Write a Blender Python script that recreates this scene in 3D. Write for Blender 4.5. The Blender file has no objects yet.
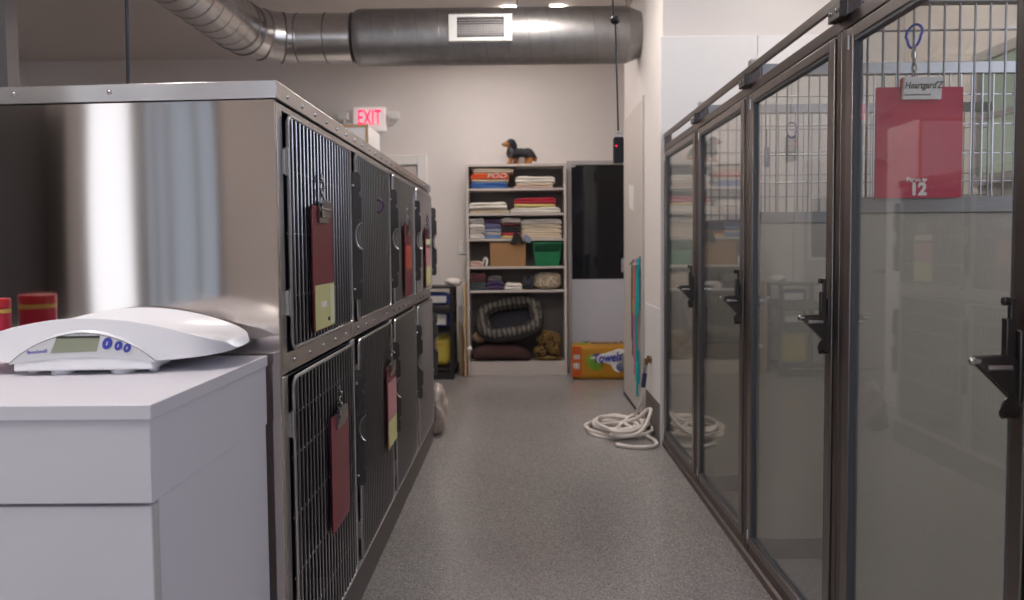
import bpy, math, random
from mathutils import Vector, Matrix, noise
random.seed(7)
S = bpy.context.scene
COL = S.collection
PI = math.pi

# ------------------------------------------------------------------ materials
def nt(name):
    m = bpy.data.materials.new(name); m.use_nodes = True
    t = m.node_tree; t.nodes.clear()
    out = t.nodes.new('ShaderNodeOutputMaterial')
    return m, t, out

def mat(name, col, rough=.6, metal=0., var=.06, vscale=9., bump=0., bscale=60., stretch=None,
        spec=.5, coat=0., emit=None, estr=0., sheen=0., aniso=0., warp=0., wscale=(1, 1, 1)):
    m, t, out = nt(name)
    N = t.nodes.new; L = t.links.new
    b = N('ShaderNodeBsdfPrincipled')
    L(b.outputs[0], out.inputs[0])
    tc = N('ShaderNodeTexCoord'); mp = N('ShaderNodeMapping')
    L(tc.outputs['Object'], mp.inputs[0])
    if stretch: mp.inputs['Scale'].default_value = stretch
    nz = N('ShaderNodeTexNoise'); nz.inputs['Scale'].default_value = vscale
    nz.inputs['Detail'].default_value = 4
    L(mp.outputs[0], nz.inputs[0])
    mx = N('ShaderNodeMix'); mx.data_type = 'RGBA'
    c = list(col) + [1]
    mx.inputs[6].default_value = [max(0, v*(1-var)) for v in col] + [1]
    mx.inputs[7].default_value = [min(1, v*(1+var)) for v in col] + [1]
    L(nz.outputs[0], mx.inputs[0]); L(mx.outputs[2], b.inputs['Base Color'])
    b.inputs['Roughness'].default_value = rough
    b.inputs['Metallic'].default_value = metal
    b.inputs['Specular IOR Level'].default_value = spec
    b.inputs['Coat Weight'].default_value = coat
    b.inputs['Sheen Weight'].default_value = sheen
    if aniso:
        b.inputs['Anisotropic'].default_value = aniso; b.inputs['Anisotropic Rotation'].default_value = .25
        tg = N('ShaderNodeTangent'); tg.direction_type = 'RADIAL'; tg.axis = 'Z'; L(tg.outputs[0], b.inputs['Tangent'])
    last = None
    if bump:
        n2 = N('ShaderNodeTexNoise'); n2.inputs['Scale'].default_value = bscale
        n2.inputs['Detail'].default_value = 3
        L(mp.outputs[0], n2.inputs[0])
        bp = N('ShaderNodeBump'); bp.inputs['Strength'].default_value = bump
        bp.inputs['Distance'].default_value = .01
        L(n2.outputs[0], bp.inputs['Height']); last = bp
    if warp:
        mp2 = N('ShaderNodeMapping'); mp2.inputs['Scale'].default_value = wscale
        L(tc.outputs['Object'], mp2.inputs[0])
        n3 = N('ShaderNodeTexNoise'); n3.inputs['Scale'].default_value = 1.
        n3.inputs['Detail'].default_value = 0
        L(mp2.outputs[0], n3.inputs[0])
        bp2 = N('ShaderNodeBump'); bp2.inputs['Strength'].default_value = 1.
        bp2.inputs['Distance'].default_value = warp
        L(n3.outputs[0], bp2.inputs['Height'])
        if last: L(last.outputs[0], bp2.inputs['Normal'])
        last = bp2
    if last: L(last.outputs[0], b.inputs['Normal'])
    if emit:
        b.inputs['Emission Color'].default_value = list(emit)+[1]
        b.inputs['Emission Strength'].default_value = estr
    return m

def glass_mat(name, tint=(.93, .96, .94), ior=1.5, haze=0., hazecol=(.6, .6, .58)):
    m, t, out = nt(name)
    N = t.nodes.new; L = t.links.new
    tr = N('ShaderNodeBsdfTransparent'); tr.inputs[0].default_value = list(tint)+[1]
    gl = N('ShaderNodeBsdfGlossy'); gl.inputs['Roughness'].default_value = .015
    fr = N('ShaderNodeFresnel'); ge = N('ShaderNodeNewGeometry'); mi = N('ShaderNodeMapRange')
    mi.inputs[3].default_value = ior; mi.inputs[4].default_value = 1/ior      # the pane's far face is met from inside
    L(ge.outputs['Backfacing'], mi.inputs[0]); L(mi.outputs[0], fr.inputs[0])
    mx = N('ShaderNodeMixShader')
    L(fr.outputs[0], mx.inputs[0])
    src = tr.outputs[0]
    if haze:
        df = N('ShaderNodeBsdfDiffuse'); df.inputs[0].default_value = list(hazecol)+[1]
        nz = N('ShaderNodeTexNoise'); nz.inputs['Scale'].default_value = 3
        mr = N('ShaderNodeMapRange'); mr.inputs[3].default_value = haze*.7; mr.inputs[4].default_value = haze*1.3
        L(nz.outputs[0], mr.inputs[0])
        m2 = N('ShaderNodeMixShader'); L(mr.outputs[0], m2.inputs[0])
        L(tr.outputs[0], m2.inputs[1]); L(df.outputs[0], m2.inputs[2]); src = m2.outputs[0]
    L(src, mx.inputs[1]); L(gl.outputs[0], mx.inputs[2]); L(mx.outputs[0], out.inputs[0])
    return m

def emis(name, col, s):
    m, t, out = nt(name)
    e = t.nodes.new('ShaderNodeEmission'); e.inputs[0].default_value = list(col)+[1]; e.inputs[1].default_value = s
    t.links.new(e.outputs[0], out.inputs[0]); return m

def floor_mat():
    m, t, out = nt('speckled_epoxy')
    N = t.nodes.new; L = t.links.new
    b = N('ShaderNodeBsdfPrincipled'); L(b.outputs[0], out.inputs[0])
    tc = N('ShaderNodeTexCoord')
    v = N('ShaderNodeTexVoronoi'); v.inputs['Scale'].default_value = 260
    L(tc.outputs['Object'], v.inputs[0])
    cr = N('ShaderNodeValToRGB')
    e = cr.color_ramp.elements
    e[0].position = 0; e[0].color = (.17, .16, .157, 1)
    e[1].position = 1; e[1].color = (.50, .47, .462, 1)
    for p, c in ((.3, .28), (.55, .335), (.8, .395)):
        q = cr.color_ramp.elements.new(p); q.color = (c*.95, c*.885, c*.86, 1)
    sx = N('ShaderNodeSeparateColor'); L(v.outputs['Color'], sx.inputs[0]); L(sx.outputs[0], cr.inputs[0])
    nz = N('ShaderNodeTexNoise'); nz.inputs['Scale'].default_value = 1.3; nz.inputs['Detail'].default_value = 5
    L(tc.outputs['Object'], nz.inputs[0])
    mx = N('ShaderNodeMix'); mx.data_type = 'RGBA'; mx.blend_type = 'MULTIPLY'; mx.inputs[0].default_value = .35
    L(cr.outputs[0], mx.inputs[6]); wm = N('ShaderNodeMapRange'); wm.inputs[3].default_value = .55; wm.inputs[4].default_value = 1.; L(nz.outputs[0], wm.inputs[0]); L(wm.outputs[0], mx.inputs[7]) 
    L(mx.outputs[2], b.inputs['Base Color'])
    mr = N('ShaderNodeMapRange'); mr.inputs[3].default_value = .10; mr.inputs[4].default_value = .26
    L(nz.outputs[0], mr.inputs[0]); L(mr.outputs[0], b.inputs['Roughness'])
    bp = N('ShaderNodeBump'); bp.inputs['Strength'].default_value = .06; bp.inputs['Distance'].default_value = .004
    n2 = N('ShaderNodeTexNoise'); n2.inputs['Scale'].default_value = 70
    L(tc.outputs['Object'], n2.inputs[0]); L(n2.outputs[0], bp.inputs['Height']); L(bp.outputs[0], b.inputs['Normal'])
    return m

def plaid_mat():
    m, t, out = nt('plaid_fleece')
    N = t.nodes.new; L = t.links.new
    b = N('ShaderNodeBsdfPrincipled'); L(b.outputs[0], out.inputs[0]); b.inputs['Roughness'].default_value = .95
    tc = N('ShaderNodeTexCoord')
    fac = None
    ws = []
    for d in ('X', 'Z'):
        w = N('ShaderNodeTexWave'); w.bands_direction = d; w.inputs['Scale'].default_value = 6.5
        w.inputs['Distortion'].default_value = 3.; w.inputs['Detail Scale'].default_value = 3
        L(tc.outputs['Object'], w.inputs[0]); ws.append(w)
    ad = N('ShaderNodeMath'); ad.operation = 'ADD'; L(ws[0].outputs['Fac'], ad.inputs[0]); L(ws[1].outputs['Fac'], ad.inputs[1])
    mr = N('ShaderNodeMath'); mr.operation = 'MULTIPLY'; mr.inputs[1].default_value = .5; L(ad.outputs[0], mr.inputs[0])
    cr = N('ShaderNodeValToRGB'); e = cr.color_ramp.elements
    e[0].position = .2; e[0].color = (.018, .016, .016, 1); e[1].position = .95; e[1].color = (.15, .135, .12, 1)
    q = e.new(.55); q.color = (.05, .044, .04, 1)
    L(mr.outputs[0], cr.inputs[0]); L(cr.outputs[0], b.inputs['Base Color'])
    return m

def leopard_mat(name, base, spot, sc=22):
    m, t, out = nt(name)
    N = t.nodes.new; L = t.links.new
    b = N('ShaderNodeBsdfPrincipled'); L(b.outputs[0], out.inputs[0]); b.inputs['Roughness'].default_value = .95
    tc = N('ShaderNodeTexCoord'); v = N('ShaderNodeTexVoronoi'); v.inputs['Scale'].default_value = sc
    L(tc.outputs['Object'], v.inputs[0])
    cr = N('ShaderNodeValToRGB'); e = cr.color_ramp.elements
    e[0].position = .25; e[0].color = list(spot)+[1]; e[1].position = .5; e[1].color = list(base)+[1]
    L(v.outputs['Distance'], cr.inputs[0]); L(cr.outputs[0], b.inputs['Base Color'])
    bp = N('ShaderNodeBump'); bp.inputs['Strength'].default_value = .6; bp.inputs['Distance'].default_value = .02
    L(v.outputs['Distance'], bp.inputs['Height']); L(bp.outputs[0], b.inputs['Normal'])
    return m

def dog_mat():
    m, t, out = nt('black_and_tan_fur')
    N = t.nodes.new; L = t.links.new
    b = N('ShaderNodeBsdfPrincipled'); L(b.outputs[0], out.inputs[0]); b.inputs['Roughness'].default_value = .6
    tc = N('ShaderNodeTexCoord')
    def near(c, r0, r1):
        d = N('ShaderNodeVectorMath'); d.operation = 'DISTANCE'; L(tc.outputs['Object'], d.inputs[0]); d.inputs[1].default_value = c
        mr = N('ShaderNodeMapRange'); mr.inputs[1].default_value = r0; mr.inputs[2].default_value = r1
        mr.inputs[3].default_value = 1; mr.inputs[4].default_value = 0; L(d.outputs['Value'], mr.inputs[0]); return mr
    a = near((-.148, -.03, .190), .036, .054)
    sp = N('ShaderNodeSeparateXYZ'); L(tc.outputs['Object'], sp.inputs[0])
    lg = N('ShaderNodeMapRange'); lg.inputs[1].default_value = .055; lg.inputs[2].default_value = .07
    lg.inputs[3].default_value = 1; lg.inputs[4].default_value = 0; L(sp.outputs[2], lg.inputs[0])
    mxm = N('ShaderNodeMath'); mxm.operation = 'MAXIMUM'; L(a.outputs[0], mxm.inputs[0]); L(lg.outputs[0], mxm.inputs[1])
    mx = N('ShaderNodeMix'); mx.data_type = 'RGBA'
    mx.inputs[6].default_value = (.018, .016, .022, 1); mx.inputs[7].default_value = (.38, .15, .035, 1)
    L(mxm.outputs[0], mx.inputs[0]); L(mx.outputs[2], b.inputs['Base Color'])
    return m

M = {}
M['wall'] = mat('painted_wall', (.74, .69, .66), .75, var=.02, bump=.05, bscale=120)
M['piershade'] = mat('wall_paint_shade_tone', (.30, .27, .255), .75, var=.02)  # wall paint darkened: the pier's shade is put into the colour
M['frp'] = mat('white_frp_panel', (.80, .78, .77), .45, var=.02, bump=.12, bscale=90)
M['frp_beige'] = mat('beige_frp_panel', (.43, .405, .345), .42, var=.04, bump=.12, bscale=110)
M['ceil'] = mat('ceiling_paint', (.70, .64, .60), .85, var=.02)
M['floor'] = floor_mat()
M['base'] = mat('grey_cove_base', (.12, .105, .10), .55)
M['steel'] = mat('brushed_stainless', (.60, .575, .56), .30, 1., var=.05, vscale=30, stretch=(1, 1, 40))
M['panel_steel'] = mat('brushed_stainless_sheet', (.62, .565, .53), .085, 1., var=.05, vscale=14, stretch=(6, 1, 60), warp=.006, wscale=(3.2, 1, .45), aniso=.9)
M['trim_steel'] = mat('polished_stainless_trim', (.62, .60, .60), .22, 1., var=.05, vscale=8, warp=.008, wscale=(5, 2.2, 1))
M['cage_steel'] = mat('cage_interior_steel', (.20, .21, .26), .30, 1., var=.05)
M['rail_grey'] = mat('dull_grey_rail', (.30, .295, .29), .45, 1., var=.05)
M['bar_grey'] = mat('dull_steel_rod', (.36, .36, .37), .34, 1., var=.04)
M['bar'] = mat('steel_rod', (.62, .61, .62), .28, 1., var=.03)
M['latchsteel'] = mat('latch_plate_steel', (.19, .185, .18), .48, 1., var=.06)
M['bronze'] = mat('dark_brushed_frame', (.155, .130, .122), .36, 1., var=.12, vscale=6, stretch=(6, 6, 1))
M['bronze_l'] = mat('brushed_door_frame', (.25, .22, .21), .34, 1., var=.10, vscale=6, stretch=(6, 6, 1))
M['darkmetal'] = mat('dark_latch_metal', (.11, .10, .096), .38, 1., var=.15)
M['gasket'] = mat('blue_grey_gasket', (.05, .056, .066), .4)
M['glass'] = glass_mat('kennel_glass', (.87, .86, .83), 1.5, .05)
M['white_lam'] = mat('white_laminate', (.66, .64, .69), .42, var=.015)
M['grey_edge'] = mat('pale_grey_edge', (.50, .51, .50), .5)
M['dark'] = mat('dark_gap', (.03, .03, .03), .8)
M['plastic_w'] = mat('glossy_white_plastic', (.84, .83, .86), .20, var=.01, coat=.3)
M['silver'] = mat('silver_panel', (.60, .59, .60), .38, .3, var=.02)
M['lcd'] = mat('lcd', (.27, .29, .21), .12, var=.05)
M['blue_ink'] = mat('blue_print', (.03, .04, .33), .4)
M['red_lid'] = mat('red_plastic', (.45, .01, .02), .35)
M['gold_label'] = mat('gold_label', (.55, .36, .08), .5)
M['jar_red'] = mat('red_jar_label', (.5, .015, .05), .4)
M['galv'] = mat('galvanised_duct', (.36, .35, .345), .46, 1., var=.26, vscale=11, bump=.10, bscale=30)
M['galv2'] = mat('shiny_spiral_duct', (.60, .57, .55), .25, 1., var=.12, vscale=9)
M['seam'] = mat('duct_seam', (.25, .24, .24), .4, 1.)
M['white_paint'] = mat('white_enamel', (.78, .76, .74), .4, var=.02)
M['black'] = mat('black_plastic', (.012, .012, .016), .4)
M['blackmetal'] = mat('black_powder_coat', (.02, .018, .018), .45)
M['door_paint'] = mat('door_paint', (.58, .53, .495), .5, var=.02)
M['door_blue'] = mat('pale_blue_grey_panel', (.52, .52, .57), .38, var=.02)
M['darkglass'] = mat('dark_door_glass', (.006, .007, .011), .06, var=.0, spec=.6)
M['greyframe'] = mat('grey_door_frame', (.42, .40, .40), .45)
M['shelf'] = mat('greige_melamine', (.55, .50, .47), .5, var=.03)
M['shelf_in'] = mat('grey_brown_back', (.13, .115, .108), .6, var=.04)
M['wood'] = mat('light_wood_edge', (.50, .33, .17), .6, var=.2, vscale=20, stretch=(1, 1, .1))
M['brass'] = mat('brass', (.26, .165, .08), .4, 1.)
M['hose'] = mat('white_rubber_hose', (.74, .68, .64), .5, var=.04)
M['navy'] = mat('navy_rubber', (.015, .025, .09), .45)
M['red_board'] = mat('red_clipboard', (.17, .006, .022), .32, var=.03)
M['crimson'] = mat('crimson_clipboard', (.56, .005, .075), .2, var=.02, coat=.5)
M['yellow_card'] = mat('pale_yellow_card', (.62, .60, .27), .6)
M['pink_card'] = mat('pink_card', (.55, .25, .26), .6)
M['orange_card'] = mat('orange_red_card', (.50, .07, .03), .5)
M['white_paper'] = mat('white_paper', (.80, .79, .77), .6, var=.01)
M['pale_yellow_paper'] = mat('pale_label', (.72, .72, .48), .6)
M['ink'] = mat('dark_ink', (.03, .03, .03), .6)
M['purple'] = mat('purple_aluminium', (.12, .03, .26), .3, .2)
M['blue_al'] = mat('blue_aluminium', (.02, .07, .55), .3, .2)
M['card'] = mat('brown_cardboard', (.34, .19, .085), .8, var=.05)
M['green'] = mat('green_plastic', (.005, .16, .06), .4)
M['orange'] = mat('orange_wrap', (.48, .085, .012), .3)
M['yellow_wrap'] = mat('yellow_wrap', (.42, .20, .012), .28, var=.12, bump=.2, bscale=14)
M['lime'] = mat('lime_print', (.15, .30, .02), .35)
M['exitred'] = mat('exit_letters', (.8, .02, .08), .4, emit=(1, .0, .09), estr=1.6)
M['signglow'] = mat('backlit_sign_face', (.78, .76, .74), .4, var=.02, emit=(1., .80, .80), estr=.28)
M['redled'] = mat('red_led', (.8, .02, .02), .4, emit=(1, .02, .05), estr=2.)
M['lampface'] = emis('lamp_face', (1., .92, .86), 34.)
M['fillcounter'] = emis('counter_fill_face', (1., .94, .90), 66.)
M['fillback'] = emis('rear_fill_face', (1., .91, .86), 27.)
M['lampback'] = emis('back_lamp_face', (1., .91, .84), 50.)
M['lampkennel'] = emis('kennel_lamp_face', (1., .95, .90), 15.)
M['winglow'] = emis('window_daylight', (.86, .91, 1.), 2.0)
M['winglow2'] = emis('window_daylight_dim', (.70, .82, 1.), .62)
M['winfill'] = emis('fill_daylight', (.74, .84, 1.), 3.6)
M['slab_dark'] = mat('dark_brown_slab', (.05, .042, .04), .6)
M['winsky'] = emis('window_sky', (.70, .78, 1.), 4.8)
M['wingreen'] = emis('window_foliage_light', (.56, .66, .54), .50)
M['plaid'] = plaid_mat()
M['leopard'] = leopard_mat('leopard_plush', (.17, .10, .028), (.012, .009, .007), 34)
M['shag'] = leopard_mat('beige_shag', (.52, .44, .33), (.24, .19, .14), 45)
M['bedgrey'] = mat('dark_grey_suede', (.055, .055, .058), .9)
M['bedblack'] = mat('black_fleece', (.016, .015, .022), .95)
M['maroon'] = mat('maroon_brown_suede', (.075, .035, .035), .9)
M['tan'] = mat('tan_paper', (.42, .31, .19), .8)
M['yellow_bag'] = mat('yellow_sack', (.62, .50, .08), .45, var=.1, bump=.3, bscale=18)
M['blue_bag'] = mat('blue_sack', (.03, .06, .32), .4, var=.1)
M['plastic_bag'] = mat('white_thin_plastic', (.42, .36, .33), .4, var=.08, bump=.3, bscale=12)
M['teal'] = mat('teal_webbing', (.01, .36, .40), .7)
M['pink_web'] = mat('pink_webbing', (.62, .14, .20), .7)
M['grey_web'] = mat('dark_grey_webbing', (.07, .07, .085), .7)
M['dogfur'] = dog_mat()
M['chrome'] = mat('chrome', (.55, .53, .52), .22, 1.)
M['clipmetal'] = mat('clip_metal', (.30, .29, .285), .30, 1.)
def cloth(name, c): 
    M[name] = mat(name, c, .95, var=.10, vscale=14, bump=.35, bscale=70, sheen=.2)
for n, c in dict(c_white=(.72, .68, .62), c_cream=(.66, .56, .42), c_beige=(.52, .44, .33), c_orange=(.70, .10, .02), c_blue=(.04, .13, .38),
                 c_pink=(.60, .42, .36), c_yellow=(.66, .52, .20), c_red=(.42, .02, .045), c_grey=(.42, .39, .37), c_slate=(.13, .14, .26),
                 c_bluegrey=(.22, .25, .36), c_ltblue=(.16, .27, .48), c_purple=(.045, .02, .06), c_maroon=(.09, .018, .02), c_dark=(.02, .016, .018),
                 c_teal=(.05, .075, .075), c_violet=(.055, .032, .10), c_navy=(.02, .022, .04), c_greygreen=(.13, .12, .115), c_mar2=(.10, .03, .035)).items():
    cloth(n, c)

# ------------------------------------------------------------------ mesh builder
class MB:
    def __init__(s): s.v = []; s.f = []; s.m = []; s.cm = 0
    def add(s, vs, fs):
        o = len(s.v); s.v += [Vector(p) for p in vs]
        for f in fs: s.f.append([i+o for i in f]); s.m.append(s.cm)
        return s
    def box(s, x0, x1, y0, y1, z0, z1):
        return s.add([(x, y, z) for x in (x0, x1) for y in (y0, y1) for z in (z0, z1)],
                     [(0, 1, 3, 2), (4, 6, 7, 5), (0, 4, 5, 1), (2, 3, 7, 6), (0, 2, 6, 4), (1, 5, 7, 3)])
    def prism(s, poly, axis, a0, a1):
        n = len(poly)
        def P(u, v, a):
            return {'x': (a, u, v), 'y': (u, a, v), 'z': (u, v, a)}[axis]
        vs = [P(u, v, a0) for u, v in poly]+[P(u, v, a1) for u, v in poly]
        fs = [tuple(range(n))[::-1], tuple(range(n, 2*n))]+[(i, (i+1) % n, n+(i+1) % n, n+i) for i in range(n)]
        return s.add(vs, fs)
    def tube(s, pts, r, seg=8, closed=False, cap=True, flat=None):
        pts = [Vector(p) for p in pts]; n = len(pts)
        rs = r if isinstance(r, (list, tuple)) else [r]*n
        T = []
        for i in range(n):
            a = pts[i-1] if (i > 0 or closed) else pts[i]
            b = pts[(i+1) % n] if (i < n-1 or closed) else pts[i]
            d = (b-a); T.append(d.normalized() if d.length > 1e-9 else Vector((0, 0, 1)))
        up = Vector((0, 0, 1)) if abs(T[0].z) < .9 else Vector((1, 0, 0))
        nn = (up-T[0]*up.dot(T[0])).normalized()
        vs = []
        for i in range(n):
            nn = (nn-T[i]*nn.dot(T[i]))
            nn = nn.normalized() if nn.length > 1e-6 else T[i].orthogonal().normalized()
            bb = T[i].cross(nn)
            for k in range(seg):
                a = 2*PI*k/seg
                ca, sa = math.cos(a), math.sin(a)
                if flat: ca *= flat
                vs.append(pts[i]+(nn*ca+bb*sa)*rs[i])
        fs = []
        for i in range(n if closed else n-1):
            j = (i+1) % n
            for k in range(seg):
                l = (k+1) % seg
                fs.append((i*seg+k, i*seg+l, j*seg+l, j*seg+k))
        if cap and not closed:
            fs.append(tuple(range(seg))[::-1]); fs.append(tuple((n-1)*seg+k for k in range(seg)))
        return s.add(vs, fs)
    def cyl(s, a, b, r, seg=16, r2=None): return s.tube([a, b], [r, r if r2 is None else r2], seg)
    def grid(s, fn, nu, nv, wrapu=False):
        vs = [fn(i/(nu-(0 if wrapu else 1)), j/(nv-1)) for i in range(nu) for j in range(nv)]
        fs = []
        for i in range(nu if wrapu else nu-1):
            ii = (i+1) % nu
            for j in range(nv-1): fs.append((i*nv+j, ii*nv+j, ii*nv+j+1, i*nv+j+1))
        return s.add(vs, fs)
    def ell(s, c, r, nu=20, nv=12, fn=None):
        c = Vector(c)
        def f(u, v):
            a = 2*PI*u; b = PI*(v*.998+.001)-PI/2
            p = Vector((math.cos(b)*math.cos(a)*r[0], math.cos(b)*math.sin(a)*r[1], math.sin(b)*r[2]))
            return c+(fn(p) if fn else p)
        return s.grid(f, nu, nv, True)
    def build(s, name, m, parent=None, o=(0, 0, 0), bevel=0, smooth=True, ang=40, sub=0):
        me = bpy.data.meshes.new(name); o = Vector(o)
        me.from_pydata([tuple(p-o) for p in s.v], [], s.f)
        ms = m if isinstance(m, (list, tuple)) else [m]
        for x in ms: me.materials.append(M[x] if isinstance(x, str) else x)
        for p, i in zip(me.polygons, s.m): p.material_index = i
        import bmesh
        bm = bmesh.new(); bm.from_mesh(me)
        bmesh.ops.recalc_face_normals(bm, faces=bm.faces[:])
        bm.to_mesh(me); bm.free()
        me.update()
        if smooth:
            me.shade_smooth()
            try: me.set_sharp_from_angle(angle=math.radians(ang))
            except Exception: pass
        ob = bpy.data.objects.new(name, me); COL.objects.link(ob)
        if parent is not None: ob.parent = parent
        else: ob.location = o
        if bevel:
            b = ob.modifiers.new('bevel', 'BEVEL'); b.width = bevel; b.segments = 2; b.limit_method = 'ANGLE'
        if sub:
            q = ob.modifiers.new('sub', 'SUBSURF'); q.levels = sub; q.render_levels = sub
        return ob

def B(*a): return MB().box(*a)

def thing(name, label, cat, loc=(0, 0, 0), group=None, rot=(0, 0, 0)):
    e = bpy.data.objects.new(name, None); COL.objects.link(e)
    e.empty_display_size = .1
    e.location = loc; e.rotation_euler = rot
    e['label'] = label; e['category'] = cat
    if group: e['group'] = group
    return e
def tag(o, label, cat, group=None, kind=None):
    o['label'] = label; o['category'] = cat
    if group: o['group'] = group
    if kind: o['kind'] = kind
    return o
def struct(o):
    o['kind'] = 'structure'; return o
def dup(root, loc, label, rot=None):
    r = root.copy(); COL.objects.link(r); r.location = loc; r['label'] = label
    if rot: r.rotation_euler = rot
    for ch in root.children:
        c = ch.copy(); COL.objects.link(c); c.parent = r
        for g in ch.children:
            d = g.copy(); COL.objects.link(d); d.parent = c
    return r

def text_mesh(txt, size, name, m, parent=None, depth=.001, shear=0., loc=(0, 0, 0), rot=(PI/2, 0, 0), bold=0., align='CENTER', sx=1., label=None):
    cu = bpy.data.curves.new(name, 'FONT'); cu.body = txt; cu.size = size; cu.extrude = depth; cu.shear = shear
    cu.align_x = align; cu.align_y = 'CENTER'; cu.offset = bold; cu.resolution_u = 4
    tmp = bpy.data.objects.new(name+'_tmp', cu); COL.objects.link(tmp)
    dg = bpy.context.evaluated_depsgraph_get(); dg.update()
    me = bpy.data.meshes.new_from_object(tmp.evaluated_get(dg)); me.name = name
    bpy.data.objects.remove(tmp)
    for v in me.vertices: v.co.x *= sx
    me.materials.clear(); me.materials.append(M[m])
    ob = bpy.data.objects.new(name, me); COL.objects.link(ob)
    ob.location = loc; ob.rotation_euler = rot
    if parent is not None: ob.parent = parent
    if label: ob['label'] = label
    return ob

def rrect(x0, x1, z0, z1, r, n=5):
    p = []
    for cx, cz, a0 in ((x1-r, z1-r, 0), (x0+r, z1-r, PI/2), (x0+r, z0+r, PI), (x1-r, z0+r, 3*PI/2)):
        for k in range(n+1):
            a = a0+PI/2*k/n; p.append((cx+r*math.cos(a), cz+r*math.sin(a)))
    return p
def smooth_path(pts, n=8):
    P = [Vector(p) for p in pts]; out = []
    for i in range(len(P)-1):
        p0 = P[max(0, i-1)]; p1 = P[i]; p2 = P[i+1]; p3 = P[min(len(P)-1, i+2)]
        for k in range(n):
            t = k/n
            out.append(.5*((2*p1)+(p2-p0)*t+(2*p0-5*p1+4*p2-p3)*t*t+(3*p1-p0-3*p2+p3)*t**3))
    out.append(P[-1]); return out

# ------------------------------------------------------------------ the room
CZ = 3.21
struct(B(-5.2, 2.6, -3.2, 8.5, -.1, 0).build('floor', 'floor', smooth=False))
struct(B(-5.2, 2.6, -3.2, 8.5, CZ, CZ+.1).build('ceiling', 'ceil', smooth=False))
struct(B(-5.2, 2.6, 8.2, 8.4, 0, CZ).build('wall_back', 'wall', smooth=False))
struct(B(-5.2, -5.0, -3.2, 8.2, 0, CZ).build('wall_left', 'wall', smooth=False))
struct(B(-5.0, 2.6, -3.2, -3.0, 0, CZ).build('wall_front', 'wall', smooth=False))
struct(B(2.4, 2.6, -3.0, 5.08, 0, CZ).build('wall_right', 'wall', smooth=False))
struct(B(.9, 2.6, 5.085, 6.95, 0, CZ).build('wall_corridor', 'wall', smooth=False))
struct(B(1.3, 2.6, 6.95, 8.2, 0, CZ).build('wall_alcove', 'wall', smooth=False))
struct(B(-3.3, -2.67, 4.2, 4.3, 0, CZ).build('wall_pier', 'piershade', smooth=False))
# panels on the end wall behind the kennels, with a seam
struct(MB().box(.884, 1.484, 5.073, 5.085, 0, 2.58).box(1.488, 2.4, 5.073, 5.085, 0, 2.58).build('trim_1', 'frp', bevel=.002))
# pale wainscot panel and tall cove base on the corridor wall
struct(B(.893, .9, 5.09, 5.74, .25, .87).build('trim_2', 'frp', bevel=.002))
struct(MB().prism([(.9, 0), (.9, .25), (.894, .25), (.888, .03), (.875, 0)], 'y', 5.09, 5.74).build('baseboard_right', 'base'))
struct(MB().box(-5., -1.99, 8.188, 8.2, 0, .1).box(-.93, -.56, 8.188, 8.2, 0, .1).build('baseboard_back', 'base'))
# windows: the daylight behind the photographer, one of them an added fill, and a small one onto green at the back of the runs
w = struct(MB().box(-4.50, -4.19, -3.0, -2.99, .35, 2.85).build('window_1', 'winglow', smooth=False))
MB().box(-4.52, -4.50, -3., -2.96, .3, 2.9).box(-4.19, -4.14, -3., -2.96, .3, 2.9).box(-4.52, -4.14, -3., -2.96, 2.85, 2.9).box(-4.52, -4.14, -3., -2.96, .3, .35).build('window_frame', 'greyframe', w)
w = struct(MB().box(-4.08, -3.52, -3.0, -2.99, .35, 2.85).build('window_2', 'winglow2', smooth=False))
f = MB().box(-4.13, -4.08, -3., -2.96, .3, 2.9).box(-3.52, -3.47, -3., -2.96, .3, 2.9).box(-4.08, -3.52, -3., -2.96, 2.85, 2.9).box(-4.08, -3.52, -3., -2.96, .3, .35)
for q in (-4.0, -3.9, -3.7): f.box(q-.012, q+.012, -2.99, -2.97, .35, 2.85)
f.build('window_frame', 'greyframe', w)
d = struct(B(-5., -4.97, -2.95, -1.0, .01, 2.7).build('unseen_slab_left', 'slab_dark', bevel=.003))  # dark slab added out of view, darkens the left of the end sheet's reflection
w = struct(B(-2.5, -.5, -3.0, -2.99, .9, 2.5).build('fill_window', 'winfill', smooth=False))  # added window out of view, cool fill for the counter front
f = MB().box(-2.55, -2.5, -3., -2.95, .85, 2.55).box(-.5, -.45, -3., -2.95, .85, 2.55).box(-2.5, -.5, -3., -2.95, 2.5, 2.55).box(-2.5, -.5, -3., -2.95, .85, .9).box(-1.53, -1.47, -2.99, -2.96, .9, 2.5)
f.build('window_frame', 'white_paint', w)
d = struct(B(-4.995, -4.74, -3.0, -2.97, .01, 2.6).build('unseen_slab_rear', 'slab_dark', bevel=.003))  # unseen slab, added to mirror as a dark band in the steel sheet
w = struct(B(2.392, 2.4, 3.4, 4.2, 1.62, 2.2).build('window_4', 'wingreen', smooth=False))
f = MB().box(2.36, 2.4, 3.35, 3.4, 1.57, 2.25).box(2.36, 2.4, 4.2, 4.25, 1.57, 2.25).box(2.36, 2.4, 3.4, 4.2, 2.2, 2.25).box(2.36, 2.4, 3.4, 4.2, 1.57, 1.62).box(2.37, 2.392, 3.4, 4.2, 1.90, 1.93)
f.build('window_frame', 'greyframe', w)
w = struct(B(2.392, 2.4, .7, 3.2, 1.55, 2.75).build('window_5', 'winsky', smooth=False))
f = MB().box(2.36, 2.4, .65, .7, 1.5, 2.8).box(2.36, 2.4, 3.2, 3.25, 1.5, 2.8).box(2.36, 2.4, .7, 3.2, 2.75, 2.8).box(2.36, 2.4, .7, 3.2, 1.5, 1.55)
f.build('window_frame', 'greyframe', w)

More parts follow.
